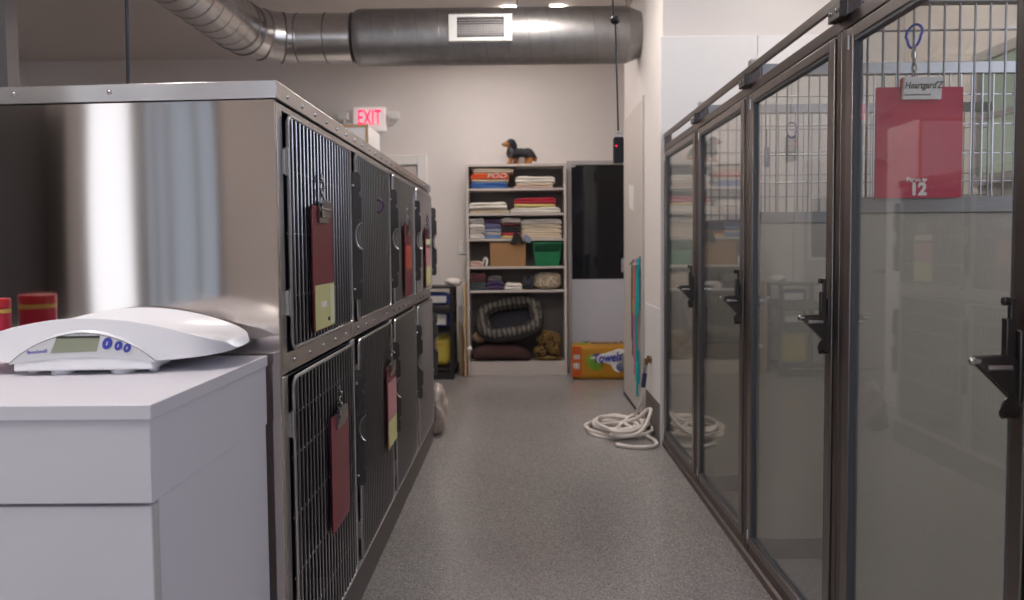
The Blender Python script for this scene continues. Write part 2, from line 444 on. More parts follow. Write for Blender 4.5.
# dark half-glazed door in the back wall
d = struct(B(.52, 1.08, 8.165, 8.2, .005, .945).build('door_1', 'door_blue', bevel=.003))
B(.52, 1.08, 8.17, 8.198, .945, 2.1).build('door_glass', 'darkglass', d, bevel=.002)
MB().box(.475, .52, 8.15, 8.2, 0, 2.145).box(.52, 1.08, 8.15, 8.2, 2.105, 2.145).build('door_frame', 'greyframe', d, bevel=.003)
B(.52, .56, 8.16, 8.17, 2.085, 2.1).build('door_closer_cap', 'white_paint', d)
# panelled door behind the cages
d = struct(B(-1.95, -1.05, 8.17, 8.2, .005, 2.115).build('door_2', 'door_paint', bevel=.003))
MB().box(-2.05, -1.95, 8.14, 8.2, 0, 2.22).box(-1.04, -.945, 8.14, 8.2, 0, 2.22).box(-1.95, -1.04, 8.14, 8.2, 2.122, 2.22).build('door_casing', 'white_paint', d, bevel=.006)
MB().box(-1.45, -1.12, 8.16, 8.17, 1.15, 1.75).build('door_window', 'darkglass', d)
MB().box(-1.48, -1.45, 8.155, 8.17, 1.12, 1.78).box(-1.12, -1.09, 8.155, 8.17, 1.12, 1.78).box(-1.45, -1.12, 8.155, 8.17, 1.75, 1.78).box(-1.45, -1.12, 8.155, 8.17, 1.12, 1.15).build('window_bead', 'white_paint', d)
MB().cyl((-1.85, 8.17, 1.0), (-1.85, 8.11, 1.0), .012).tube([(-1.86, 8.115, 1.0), (-1.73, 8.115, 1.0)], .01).cyl((-1.85, 8.17, 1.0), (-1.85, 8.16, 1.0), .03).build('door_handle', 'chrome', d)
# tall flush door in the corridor wall
d = struct(B(.888, .9, 5.86, 6.90, .02, 2.34).build('door_3', 'door_paint', bevel=.003))
for z in (.29, 1.115, 2.09):
    MB().box(.878, .892, 6.90, 6.935, z-.055, z+.055).cyl((.876, 6.918, z-.06), (.876, 6.918, z+.06), .009).build('hinge', 'chrome', d)
MB().box(.886, .9, 5.83, 5.848, 0, 2.36).build('door_jamb', 'greyframe', d, bevel=.003)
B(.884, .9, 5.86, 6.90, 0, .018).build('door_gap', 'dark', d)
MB().box(.882, .888, 5.92, 5.98, 1.05, 1.2).build('lever_plate', 'chrome', d, bevel=.003)
lv = MB().cyl((.885, 5.95, 1.14), (.828, 5.95, 1.14), .011).tube([(.832, 5.95, 1.14), (.832, 6.0, 1.14), (.832, 6.09, 1.142)], .010).build('door_handle', 'chrome', d)

# ------------------------------------------------------------------ ceiling lights
def lamp(x, y, hx, hy, m, label):
    t = thing('ceiling_light', label, 'light', (x, y, CZ), 'ceiling lights')
    o = (x, y, CZ)
    MB().box(x-hx, x+hx, y-hy, y+hy, CZ-.05, CZ-.001).build('housing', 'white_paint', t, o, bevel=.004)
    B(x-hx+.03, x+hx-.03, y-hy+.03, y+hy-.03, CZ-.06, CZ-.0505).build('diffuser', m, t, o, smooth=False)
    return t
lamp(.05, 4.9, .16, .6, 'lampface', 'long white ceiling light over the middle of the aisle')
lamp(-1.45, .75, .16, .45, 'fillcounter', 'added long white fill light, out of view above the white counter')  # unseen lamp added to lift the worktop and scale
lamp(-.45, 7.0, .16, .45, 'fillback', 'added long white fill light, out of view behind the fat duct')  # extra lamp kept out of sight, added to brighten the back wall
lamp(-3.6, -1.4, .16, .45, 'lampface', 'added long white fill light, out of view behind the camera')  # added unseen, so the rear wall mirrors brighter in the end sheet
lamp(1.65, 4.1, .16, .55, 'lampkennel', 'long white ceiling light over the glass dog runs')
t = thing('ceiling_light', 'small white ceiling light box just above and behind the fat round duct', 'light', (.12, 6.62, CZ), 'ceiling lights')
MB().box(-.015, .25, 6.5, 6.75, CZ-.06, CZ-.001).build('housing', 'white_paint', t, (.12, 6.62, CZ), bevel=.004)
MB().box(.0, .235, 6.752, 6.76, CZ-.055, CZ-.005).box(-.13, .37, 6.53, 6.72, CZ-.012, CZ-.006).build('diffuser', 'lampback', t, (.12, 6.62, CZ), smooth=False)

# ------------------------------------------------------------------ steel cage bank
Y0 = 1.92; PW = .8; XF = -.58
def cage(k, z0, z1, dz0, dz1, label, hz):
    """one cage; local origin on the face plane at the near edge"""
    t = thing('animal_cage', label, 'cage', (XF, Y0+PW*k, z0), 'steel animal cages')
    H = z1-z0; d0 = dz0-z0; d1 = dz1-z0
    b = MB()
    # sheet shell, open in front
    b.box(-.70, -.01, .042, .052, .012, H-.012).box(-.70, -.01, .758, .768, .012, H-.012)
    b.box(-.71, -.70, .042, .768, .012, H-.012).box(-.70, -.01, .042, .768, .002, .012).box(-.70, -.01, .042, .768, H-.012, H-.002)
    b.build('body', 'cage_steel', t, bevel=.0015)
    b = MB()
    b.box(-.012, 0, .002, .045, .002, H-.002).box(-.012, 0, .77, .798, .002, H-.002)
    b.box(-.012, 0, .045, .77, d1+.004, H-.002).box(-.012, 0, .045, .77, .002, d0-.004)
    b.build('face_frame', 'steel', t, bevel=.0015)
    r = MB()
    n = 5
    for i in range(n):
        y = .1+i*.15
        zz = (d0-.028)
        if z0 > .5: MB().ell((.001, y, zz), (.004, .007, .007), 8, 6).build('rivet', 'chrome', t)
    # door: bent rod frame, upright rods, cross rods
    X = .010
    fr = MB().tube([(X, a, c) for a, c in rrect(.055, .765, d0+.006, d1-.006, .025)], .0052, 8, closed=True)
    door = fr.build('door', 'bar', t)
    g = MB()
    nb = 20
    for i in range(1, nb):
        y = .055+.71*i/nb
        g.tube([(X, y, d0+.006), (X, y, d1-.006)], .0036, 6)
    for z in hz: g.tube([(X-.006, .055, z-z0), (X-.006, .765, z-z0)], .0028, 6)
    g.build('bar_grille', 'bar', door)
    for z in (d0+.12, d1-.12):
        hb = MB().box(.0, .008, .036, .050, z-.03, z+.03).cyl((.010, .047, z-.034), (.010, .047, z+.034), .0055, 8)
        hb.build('hinge', 'bar', door)
    # latch bracket: an upright flange standing out from the face
    zc = (d0+d1)/2
    hh = .215 if z0 > .5 else .20
    zc = 1.315-z0 if z0 > .5 else .66-z0
    P = [(0.003, zc-hh), (.034, zc-hh), (.042, zc-hh+.012), (.042, zc-hh+.055), (.036, zc-hh+.062), (.046, zc-hh+.075), (.046, zc-.045)]
    for a in range(7):
        an = PI*a/6
        P.append((.046-.014*math.sin(an), zc-.04*math.cos(an)))
    P += [(.046, zc+.045), (.046, zc+hh-.085), (.036, zc+hh-.075), (.036, zc+hh-.07), (.042, zc+hh-.062), (.042, zc+hh-.012), (.034, zc+hh), (.003, zc+hh)]
    lp = MB().prism(P, 'y', .782, .785).build('latch_plate', 'latchsteel', t)
    for z in (zc-hh+.035, zc+hh-.045): MB().ell((.016, .78, z), (.007, .005, .007), 10, 6).build('screw', 'chrome', lp)
    cl = MB().tube([(.03, .776, zc+.03*math.cos(q*PI/8+.0)) if False else (.046-.022*math.sin(q*PI/8), .778, zc+.045*math.cos(q*PI/8)) for q in range(9)], .004, 6)
    cl.build('latch_spring', 'bar', lp)
    return t
cols = ['nearest column of the steel bank, beside the white counter', 'second column from the near end', 'third column from the near end', 'far end column, nearest the black rack']
what_u = ['with a red clipboard holding a yellow card', 'with no clipboard hung on its door', 'with a red and orange clipboard', 'with a red clipboard and yellow card']
what_l = ['with a plain red clipboard', 'with a pink and yellow clipboard', 'with a bare barred door', 'with a bare barred door']
cu = ['upper steel barred cage in the nearest column, red board with yellow card on its door',
      'upper steel barred cage in the second column, no clipboard on its door',
      'upper steel barred cage in the third column, red and orange clipboard on its door',
      'upper steel barred cage in the far end column of the bank']
cl_ = ['lower steel barred cage in the nearest column, plain red clipboard on its door',
       'lower steel barred cage in the second column, pink and yellow clipboard on its door',
       'lower steel barred cage in the third column, bare door without clipboard',
       'lower steel barred cage in the far end column of the bank']
proto = cage(0, .965, 1.627, 1.02, 1.606, cu[0], (1.468, 1.311, 1.154))
for k in (1, 2, 3): dup(proto, (XF, Y0+PW*k, .965), cu[k])
proto = cage(0, .137, .963, .165, .957, cl_[0], (.855, .75, .595, .44, .285))
for k in (1, 2, 3): dup(proto, (XF, Y0+PW*k, .137), cl_[k])
t = thing('cage_end_panel', 'broad brushed stainless end sheet of the cage bank, facing the counter', 'metal panel', (-.58, 1.92, 0))
o = (-.58, 1.92, 0)
MB().prism([(-.581, 1.905), (-1.33, 1.957), (-1.33, 1.9585), (-.592, 1.918), (-.581, 1.918)], 'z', .002, 1.626).build('sheet', 'panel_steel', t, o)
t = thing('cage_top_trim', 'riveted stainless cap strip along the top of the cage bank', 'metal trim', (-.58, 1.9, 1.63))
o = (-.58, 1.9, 1.63)
MB().prism([(-.572, 1.898), (-1.33, 1.948), (-1.33, 5.12), (-.572, 5.12)], 'z', 1.6285, 1.67).build('cap', 'trim_steel', t, o, bevel=.0015)
for i in range(24):
    y = 1.99+i*.133
    MB().ell((-.572, y, 1.647), (.004, .006, .006), 8, 6).build('rivet', 'chrome', t, o)
for x in (-.98, -1.22):
    MB().ell((x, 1.898+(-.572-x)*.066, 1.652), (.007, .005, .007), 10, 6).build('rivet', 'chrome', t, o)
tag(B(-1.28, -.588, 1.97, 5.19, .0, .135).build('cage_plinth', 'base', None, (-.9, 3.5, 0), bevel=.004), 'dark low plinth carrying the steel cage bank along the floor', 'plinth')

# ------------------------------------------------------------------ clipboards on the cages
def links(mb, x, y, z0, z1, n=3, r=.0022):
    h = (z0-z1)/n
    for i in range(n):
        zc = z0-h*(i+.5); pts = []
        for k in range(10):
            a = 2*PI*k/10; u = .007*math.cos(a); w = h*.62*math.sin(a)
            pts.append((x+(u if i % 2 else 0), y+(0 if i % 2 else u), zc+w))
        mb.tube(pts, r, 6, closed=True)
def cage_board(y, ztop, label, cards, bm='red_board', hook='chrome', drop=.085, lab2=None):
    t = thing('clipboard', label, 'clipboard', (-.555, y, ztop), 'clipboards on the cage doors')
    W = .115
    zt = -drop
    MB().prism(rrect(-W, W, zt-.34, zt, .012), 'x', 0, .004).build('board', bm, t)
    c = MB()
    c.prism([(-.055, zt-.045), (.055, zt-.045), (.05, zt+.006), (.02, zt+.012), (-.02, zt+.012), (-.05, zt+.006)], 'x', .005, .009)
    c.cyl((.010, -.045, zt-.008), (.010, .045, zt-.008), .007, 10)
    c.prism([(-.05, zt-.03), (.05, zt-.03), (.06, zt+.012), (.035, zt+.018), (-.035, zt+.018)], 'x', .012, .015)
    c.build('clip', 'clipmetal', t)
    k = MB(); links(k, .004, 0, .004, zt+.01, 4)
    k.build('chain', hook, t)
    for (nm, y0, y1, z0, z1, mm) in cards:
        B(.0045, .0058, y0, y1, zt-.34+z0, zt-.34+z1).build(nm, mm, t)
    return t
cage_board(2.232, 1.474, 'red clipboard with a yellow card on the nearest upper cage', [('card', -.105, .112, .004, .125, 'yellow_card')])
t = bpy.data.objects['clipboard']
for nm, y0, y1, z0, z1, mm in (('card_sticker', -.04, .015, .062, .078, 'white_paper'), ('card_print', .03, .1, .02, .03, 'ink')):
    B(.0059, .0064, y0, y1, -.425+z0, -.425+z1).build(nm, mm, [c for c in t.children if c.name.startswith('card')][0])
B(.0059, .0066, .055, .108, -.425+.008, -.425+.12).build('card_margin', 'pale_yellow_paper', [c for c in t.children if c.name.startswith('card')][0])
cage_board(3.92, 1.468, 'red clipboard with an orange-red card on the third upper cage', [('card', -.09, .10, .13, .245, 'orange_card')])
cage_board(4.75, 1.468, 'red clipboard with pink and yellow cards on the farthest upper cage', [('card', -.10, .11, .125, .235, 'pink_card'), ('card', -.10, .11, .01, .123, 'yellow_card'), ('card', -.09, .1, .25, .285, 'pale_yellow_paper')], hook='purple')
cage_board(2.395, .856, 'plain red clipboard on the nearest lower cage, grey clip', [], drop=.075)
cage_board(3.36, .856, 'clipboard with a pink sheet and yellow card on a lower cage', [('sheet', -.10, .112, .115, .275, 'pink_card'), ('card', -.10, .112, .004, .113, 'yellow_card')], drop=.075)

def carabiner(name, label, loc, m, ang=0., h=.055, parent=None):
    pts = []
    for k in range(18):
        a = 2*PI*k/18
        pts.append((loc[0]+h*.30*math.cos(a)*(1 if math.sin(a) < 0 else 1.15), loc[1], loc[2]+h*.5*math.sin(a)))
    o = MB().tube(pts, .0028, 8, closed=True)
    if parent is None:
        ob = o.build(name, m, None, loc); ob.rotation_euler = (0, 0, ang)
        return tag(ob, label, 'carabiner')
    return o.build(name, m, parent, parent.location)
carabiner('carabiner', 'purple carabiner clipped to the bars of the second upper cage', (-.559, 3.17, 1.44), 'purple', 0, .05)

# ------------------------------------------------------------------ white counter
t = thing('counter_cabinet', 'white laminate counter cabinet at left, carrying the scale', 'cabinet', (-1.1, 1.6, 0))
o = (-1.1, 1.6, 0)
B(-1.7, -.605, 1.285, 1.888, .995, 1.02).build('worktop', 'white_lam', t, o, bevel=.0012)
B(-1.7, -.609, 1.289, 1.886, .856, .9945).build('drawer_box', 'white_lam', t, o, bevel=.001)
B(-1.7, -.612, 1.318, 1.884, .0, .855).build('carcass', 'white_lam', t, o, bevel=.001)
dd = MB().box(-1.7, -.6125, 1.292, 1.314, .02, .850).build('door', 'white_lam', t, o, bevel=.001)
B(-.6122, -.6112, 1.2925, 1.3135, .02, .850).build('edge_band', 'grey_edge', dd, o)

# ------------------------------------------------------------------ baby/pet scale
sc = thing('pet_scale', 'white digital pet scale with a curved tray on the counter', 'scale', (-.898, 1.755, 1.02), rot=(0, 0, math.radians(4)))
HL, HW = .275, .148
def rim(s): return .117-.064*abs(s)**1.9
def wid(s): return HW*(1-.22*abs(s)**3-.38*abs(s)**14)
def tray_top(u, v):
    s = (u*2-1); tt = v*2-1
    s2 = math.copysign(1-(1-abs(s))**1.0, s)
    w = wid(s)
    cz = min(.058, rim(s)-.006)
    z = cz+(rim(s)-cz)*abs(tt)**2.6
    if abs(s) > .94: z -= .010*((abs(s)-.94)/.06)**2
    return Vector((HL*s, w*tt, z))
def tray_bot(u, v):
    s = (u*2-1); tt = v*2-1
    w = wid(s)
    zb = .014+.022*abs(s)**2.0
    z = min(zb+.012*abs(tt)**6*(1-abs(s)), rim(s)-.012)
    return Vector((HL*s*.99, w*tt*.985, z))
tm = MB()
NU, NV = 41, 21
top = [[tray_top(i/(NU-1), j/(NV-1)) for j in range(NV)] for i in range(NU)]
bot = [[tray_bot(i/(NU-1), j/(NV-1)) for j in range(NV)] for i in range(NU)]
vs = [p for r_ in top for p in r_]+[p for r_ in bot for p in r_]
off = NU*NV; fs = []
for i in range(NU-1):
    for j in range(NV-1):
        a = i*NV+j; fs.append((a, a+NV, a+NV+1, a+1)); fs.append((off+a, off+a+1, off+a+NV+1, off+a+NV))
for i in range(NU-1):
    for j in (0, NV-1):
        a = i*NV+j; fs.append((a, a+NV, off+a+NV, off+a))
for j in range(NV-1):
    for i in (0, NU-1):
        a = i*NV+j; fs.append((a, a+1, off+a+1, off+a))
tm.add(vs, fs).build('tray', 'plastic_w', sc, bevel=.004, ang=60)
# base block with arched front carrying the display
def arch(x, hw, z0, z1): return z0+(z1-z0)*max(0, 1-(x/hw)**2)
AX = .02
poly = [(-.138, .010), (.138, .010)]+[(x*.150, .012+.080*(1-x*x)**.9) for x in [1-2*i/24 for i in range(1, 24)]]
MB().prism([(p[0]+AX*0, p[1]) for p in poly], 'y', -.1555, -.06).build('base', 'plastic_w', sc, bevel=.004)
pan = [(x*.146, .024+.062*(1-x*x)**.9) for x in [-1+2*i/28 for i in range(29)]]
pan += [(x*.146, .024+.014*(1-x*x)) for x in [1-2*i/28 for i in range(1, 28)]]
pnl = MB().prism(pan, 'y', -.1578, -.155).build('display_panel', 'silver', sc)
MB().prism([(-.062, .047), (.028, .049), (.036, .080), (-.048, .080)], 'y', -.1590, -.1579).build('display_screen', 'lcd', pnl)
MB().prism([(-.050, .0765), (.035, .0765), (.036, .081), (-.048, .081)], 'y', -.1596, -.1591).build('screen_top_shade', 'dark', pnl)
MB().tube([(a, -.1576, b) for a, b in pan[:29]], .0007, 6).build('panel_outline', 'ink', pnl)
for bx, bz, rr in ((.050, .065, .0098), (.072, .060, .0078), (.089, .055, .0075)):
    bt = MB().prism([(bx+(rr*.95*math.cos(a)+rr*.22*math.sin(a)), bz+rr*1.25*math.sin(a)) for a in [2*PI*k/18 for k in range(18)]], 'y', -.1603, -.1579).build('button', 'blue_ink', pnl)
    MB().prism([(bx-rr*.18, bz-rr*.35), (bx-rr*.02, bz-rr*.4), (bx+rr*.2, bz+rr*.35), (bx+rr*.04, bz+rr*.4)], 'y', -.1608, -.1604).build('button_mark', 'white_paper', bt)
text_mesh('Brecknell', .0105, 'maker_name', 'blue_ink', pnl, .0003, 0, (-.088, -.1582, .050), (PI/2, -.10, 0), .0001)
text_mesh('lb  kg   oz', .005, 'unit_print', 'ink', pnl, .0002, 0, (-.005, -.1582, .0855), (PI/2, 0, 0))
for x in (-.058, .062):
    MB().cyl((x, -.115, 0.0), (x, -.115, .012), .024, 20).build('foot', 'plastic_w', sc)
    MB().cyl((x, .05, 0.), (x, .05, .016), .02).build('foot', 'plastic_w', sc)
MB().box(.112, .130, -.115, -.098, .0, .03).build('leg', 'plastic_w', sc, bevel=.002)
MB().box(-.130, -.112, -.115, -.098, .0, .03).build('leg', 'plastic_w', sc, bevel=.002)

# red lidded jar
t = thing('jar', 'red lidded jar with gold band behind the scale at the left edge', 'jar', (-1.252, 1.865, 1.02)); o = (-1.252, 1.865, 1.02)
MB().cyl((-1.252, 1.865, 1.02), (-1.252, 1.865, 1.128), .044, 28).build('body', 'jar_red', t, o, bevel=.003)
MB().cyl((-1.252, 1.865, 1.128), (-1.252, 1.865, 1.138), .0445, 28).build('label_band', 'gold_label', t, o)
MB().cyl((-1.252, 1.865, 1.1385), (-1.252, 1.865, 1.162), .045, 28).build('lid', 'red_lid', t, o, bevel=.003)

# ------------------------------------------------------------------ glass dog runs
XB = [1.39, 2.285, 3.215, 4.12, 5.06]
t = thing('metal_framework', 'dark brushed metal front framework of the row of glass dog runs', 'frame', (.92, 3.2, 0)); o = (.92, 3.2, 0)
B(.902, .914, 1.30, 5.068, 1.943, 1.977).build('top_rail', 'bronze', t, o, bevel=.003)
B(.904, .916, 1.30, 5.068, 1.866, 1.904).build('header_rail', 'bronze', t, o, bevel=.003)
MB().prism([(.895, 0), (.945, 0), (.945, .07), (.91, .07), (.906, .035), (.895, .03)], 'y', 1.30, 5.068).build('sill', 'bronze', t, o)
for y in XB:
    hw = .036
    y1 = min(y+hw, 5.068)
    MB().box(.905, .945, y-hw, y-.003, .0, 1.977).box(.905, .945, y+.003, y1, .0, 1.977).box(.91, .94, y-.003, y+.003, 0, 1.97).build('post', 'bronze', t, o, bevel=.003)
    if y < 5.0:
        pb = MB().box(.878, .9015, y-.05, y+.035, 1.895, 1.94).build('pivot_block', 'darkmetal', t, o, bevel=.002)
        for q in (-.03, 0.012): MB().ell((.878, y+q, 1.918), (.004, .007, .007), 8, 6).build('screw', 'chrome', pb, o)
        MB().box(.908, .945, y-.03, y+.012, 1.978, 2.0).build('rail_bracket', 'steel', t, o)
def kennel_door(ya, yb, label):
    y0 = ya+.041; y1 = yb-.041
    t = thing('kennel_door', label, 'glass door', (.914, (ya+yb)/2, .075), 'glass dog run doors'); o = t.location.copy()
    sw = .044
    MB().box(.9, .928, y0, y0+sw, .078, 1.86).build('stile', 'bronze_l', t, o, bevel=.003)
    MB().box(.9, .928, y1-sw, y1, .078, 1.86).build('stile', 'bronze_l', t, o, bevel=.003)
    MB().box(.9, .928, y0+sw, y1-sw, 1.828, 1.86).build('top_rail', 'bronze_l', t, o, bevel=.003)
    MB().box(.9, .928, y0+sw, y1-sw, .078, .112).build('bottom_rail', 'bronze_l', t, o, bevel=.003)
    ga, gb, za, zb = y0+sw, y1-sw, .112, 1.828
    MB().box(.903, .925, ga, ga+.009, za, zb).box(.903, .925, gb-.009, gb, za, zb).box(.903, .925, ga+.009, gb-.009, zb-.009, zb).box(.903, .925, ga+.009, gb-.009, za, za+.006).build('gasket', 'gasket', t, o)
    B(.912, .917, ga+.009, gb-.009, za+.006, zb-.009).build('glass_pane', 'glass', t, o, smooth=False)
    # slam latch on the near stile
    yl = y0+sw*.55
    lt = MB().box(.893, .8995, yl-.022, yl+.022, .985, 1.115).build('latch', 'darkmetal', t, o, bevel=.002)
    MB().box(.876, .8925, yl-.009, yl+.009, 1.062, 1.135).box(.884, .8925, yl-.006, yl+.006, 1.02, 1.172).cyl((.882, yl-.004, 1.166), (.870, yl-.004, 1.166), .008, 12).build('slide_bar', 'darkmetal', lt, o, bevel=.0015)
    lev = [(.818, 1.058), (.824, 1.066), (.880, 1.068), (.893, 1.062), (.893, .992), (.884, .992)]
    MB().prism(lev, 'y', yl+.002, yl+.006).prism(lev, 'y', yl-.012, yl-.008).box(.822, .886, yl-.008, yl+.002, 1.060, 1.066).build('lever', 'darkmetal', lt, o)
    MB().cyl((.835, yl-.02, 1.047), (.878, yl-.02, 1.047), .0065, 12).build('pin', 'chrome', lt, o)
    MB().cyl((.815, yl-.008, 1.058), (.828, yl-.008, 1.058), .0065, 12).ell((.815, yl-.008, 1.058), (.006, .008, .008), 10, 8).build('knob', 'chrome', lt, o)
    cam = [(.893, 1.0)]+[(.893-.028*math.sin(a), 1.0-.032+.032*math.cos(a)) for a in [PI/2*k/8 for k in range(9)]]+[(.893, .962)]
    MB().prism(cam, 'y', yl-.016, yl-.012).cyl((.897, yl, .96), (.875, yl, .96), .009, 12).build('cam', 'darkmetal', lt, o)
    for z in (1.10, 1.075, 1.0): MB().ell((.893, yl+.012, z), (.004, .006, .006), 8, 6).build('screw', 'chrome', lt, o)
    for z in (.1, 1.8): MB().cyl((.899, y1-.02, z), (.899, y1-.02, z+.04), .006, 8).build('hinge_pin', 'chrome', t, o)
    return t
kl = ['tall glass dog run door nearest the camera, red numbered clipboard seen through it',
      'tall glass dog run door second from the camera, purple carabiner seen through it',
      'tall glass dog run door third from the camera, second from the end wall',
      'glass dog run door at the far end of the row, beside the white hose']
for i in range(4): kennel_door(XB[i], XB[i+1], kl[i])

dl = ['low beige panel with tall bars between the two nearest dog runs', 'beige panel with bars between the second and third dog runs',
      'beige panel with bars between the third and farthest dog runs']
for i, y in enumerate(XB[1:4]):
    t = thing('kennel_divider', dl[i], 'partition', (1.65, y, 0), 'dividers between the dog runs'); o = (1.65, y, 0)
    B(.955, 2.385, y-.012, y+.012, .085, 1.358).build('panel', 'frp_beige', t, o)
    B(.955, 2.385, y-.018, y+.018, 1.359, 1.404).build('middle_rail', 'rail_grey', t, o, bevel=.002)
    B(.955, 2.385, y-.018, y+.018, 1.94, 1.985).build('top_rail', 'rail_grey', t, o, bevel=.002)
    B(.955, 2.385, y-.018, y+.018, .0, .0845).build('bottom_rail', 'rail_grey', t, o, bevel=.002)
    g = MB()
    n = 32
    for k in range(n):
        x = .975+k*.0425
        if x < 2.38: g.tube([(x, y-.006, 1.404), (x, y-.006, 1.94)], .0036, 6)
    hz = (1.868,) if i == 0 else (1.86, 1.745, 1.63, 1.52)
    for z in hz: g.tube([(.955, y+.001, z), (2.385, y+.001, z)], .003, 6)
    g.build('bar_grille', 'bar_grey', t, o)

# the crimson clipboard of run 12
cb = thing('clipboard', 'large crimson clipboard with a white clip and number 12, hung on the dog run bars', 'clipboard', (1.110, 2.262, 1.400)); o = Vector((1.121, 2.262, 1.394))
bd = MB().prism(rrect(1.001, 1.242, 1.394, 1.700, .004), 'y', 2.257, 2.261).prism(rrect(1.068, 1.185, 1.69, 1.727, .01), 'y', 2.257, 2.261).build('board', 'crimson', cb, o)
cp = MB().prism([(1.069, 1.664), (1.176, 1.664), (1.181, 1.726), (1.074, 1.726)], 'y', 2.246, 2.256).build('clip', 'white_paper', cb, o, bevel=.002)
def lt(txt, size, nm, m, par, x, y, z, **k):
    return text_mesh(txt, size, nm, m, par, .0003, loc=(x-o[0], y-o[1], z-o[2]), **k)
lt("Heartgard'Z", .026, 'clip_lettering', 'ink', cp, 1.126, 2.2455, 1.702, shear=.25, bold=.0005, sx=.80)
lt('(ivermectin/pyrantel)', .0085, 'clip_small_print', 'ink', cp, 1.110, 2.2455, 1.677, shear=.3)
lt('12', .047, 'number', 'white_paper', bd, 1.122, 2.2565, 1.417, bold=.0022)
lt('Parvo', .017, 'small_word', 'white_paper', bd, 1.108, 2.2555, 1.444, bold=.0005)
hp = []
for k in range(24):
    a = 2*PI*k/24
    hp.append((1.139+.00043*16*math.sin(a)**3, 1.443+.00043*(13*math.cos(a)-5*math.cos(2*a)-2*math.cos(3*a)-math.cos(4*a))))
MB().prism(hp, 'y', 2.2562, 2.2568).build('heart_mark', 'white_paper', bd, o)
k = MB(); links(k, 1.105, 2.258, 1.815, 1.726, 5, .0022); k.tube([(1.105, 2.258, 1.80), (1.105, 2.258, 1.765)], .0045, 8); k.build('chain', 'chrome', cb, o)
pts = []
for q in range(20):
    a = 2*PI*q/20
    pts.append((1.109+.0145*math.cos(a)*(1.2 if math.sin(a) > 0 else .85)+.004*math.sin(a), 2.268-.012*math.cos(a), 1.842+.032*math.sin(a)))
MB().tube(pts, .0038, 8, closed=True).build('carabiner', 'blue_al', cb, o)
carabiner('carabiner', 'purple carabiner on the bars inside the second dog run from the camera', (1.075, 3.200, 1.725), 'purple', 0, .06)
t = thing('hanging_tag', 'small dark blue tag hung on the bars left of the purple carabiner', 'tag', (.975, 3.196, 1.66)); o = t.location.copy()
MB().prism(rrect(.965, .985, 1.58, 1.66, .006), 'y', 3.192, 3.198).build('tag_body', 'c_slate', t, o)
MB().tube([(.975, 3.196, 1.66), (.975, 3.196, 1.73)], .0025, 6).build('cord', 'ink', t, o)

# ------------------------------------------------------------------ ducts
def ring_tube(mb, path, r, seg=40): mb.tube(path, r, seg)
DY, DZ = 6.05, 2.845
t = thing('air_duct', 'fat galvanised round air duct across the ceiling with a white vent grille', 'duct', (0, DY, DZ)); o = t.location.copy()
ring_tube(MB(), [(-1.20, DY, DZ), (-1.16, DY, DZ), (.83, DY, DZ)], [.197, .205, .205]) if 0 else None
m = MB(); m.tube([(-1.215, DY, DZ), (-1.19, DY, DZ), (-1.15, DY, DZ), (.80, DY, DZ)], [.185, .204, .2065, .2065], 48); m.build('pipe', 'galv', t, o, ang=35)
m = MB(); m.tube([(.80, DY, DZ), (.898, DY, DZ)], [.205, .165], 40); m.build('end_collar', 'galv', t, o)
m = MB(); hx = []
for i in range(0, 24*12):
    a = 2*PI*i/24; x = -1.14+1.93*i/(24*12)
    hx.append((x, DY+.2068*math.cos(a), DZ+.2068*math.sin(a)))
m.tube(hx, .0026, 5); m.build('spiral_seam', 'seam', t, o)
# grille sits on the near side of the pipe
g0, g1, gz0, gz1, gy = -.505, -.048, 2.757, 2.948, 5.835
vt = MB().box(g0, g0+.06, gy-.012, gy+.03, gz0, gz1).box(g1-.06, g1, gy-.012, gy+.03, gz0, gz1).box(g0+.06, g1-.06, gy-.012, gy+.03, gz1-.022, gz1).box(g0+.06, g1-.06, gy-.012, gy+.03, gz0, gz0+.028).build('vent_frame', 'white_paint', t, o, bevel=.003)
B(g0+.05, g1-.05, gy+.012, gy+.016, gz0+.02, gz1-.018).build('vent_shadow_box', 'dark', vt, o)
v = MB()
for i in range(1, 17):
    x = g0+.06+(g1-g0-.12)*i/17; v.box(x-.0016, x+.0016, gy-.006, gy+.004, gz0+.028, gz1-.022)
for i in range(1, 8):
    z = gz0+.028+(gz1-gz0-.05)*i/8; v.box(g0+.06, g1-.06, gy-.002, gy+.008, z-.0016, z+.0016)
v.build('vent_louvre', 'greyframe', vt, o)
MB().tube([(-.01, DY, DZ+.2), (-.01, DY, CZ)], .005, 8).build('hanger_rod', 'seam', t, o)
MB().tube([(.80, DY, DZ+.2), (.80, DY, CZ)], .005, 8).build('hanger_rod', 'seam', t, o)
t = thing('air_duct', 'slimmer shiny spiral duct bending towards the camera at upper left', 'duct', (-1.9, 5.5, DZ)); o = t.location.copy()
R = .18
MB().tube([(-1.23, DY, DZ), (-1.43, DY, DZ), (-1.64, DY, DZ)], R, 40).build('pipe', 'galv2', t, o)
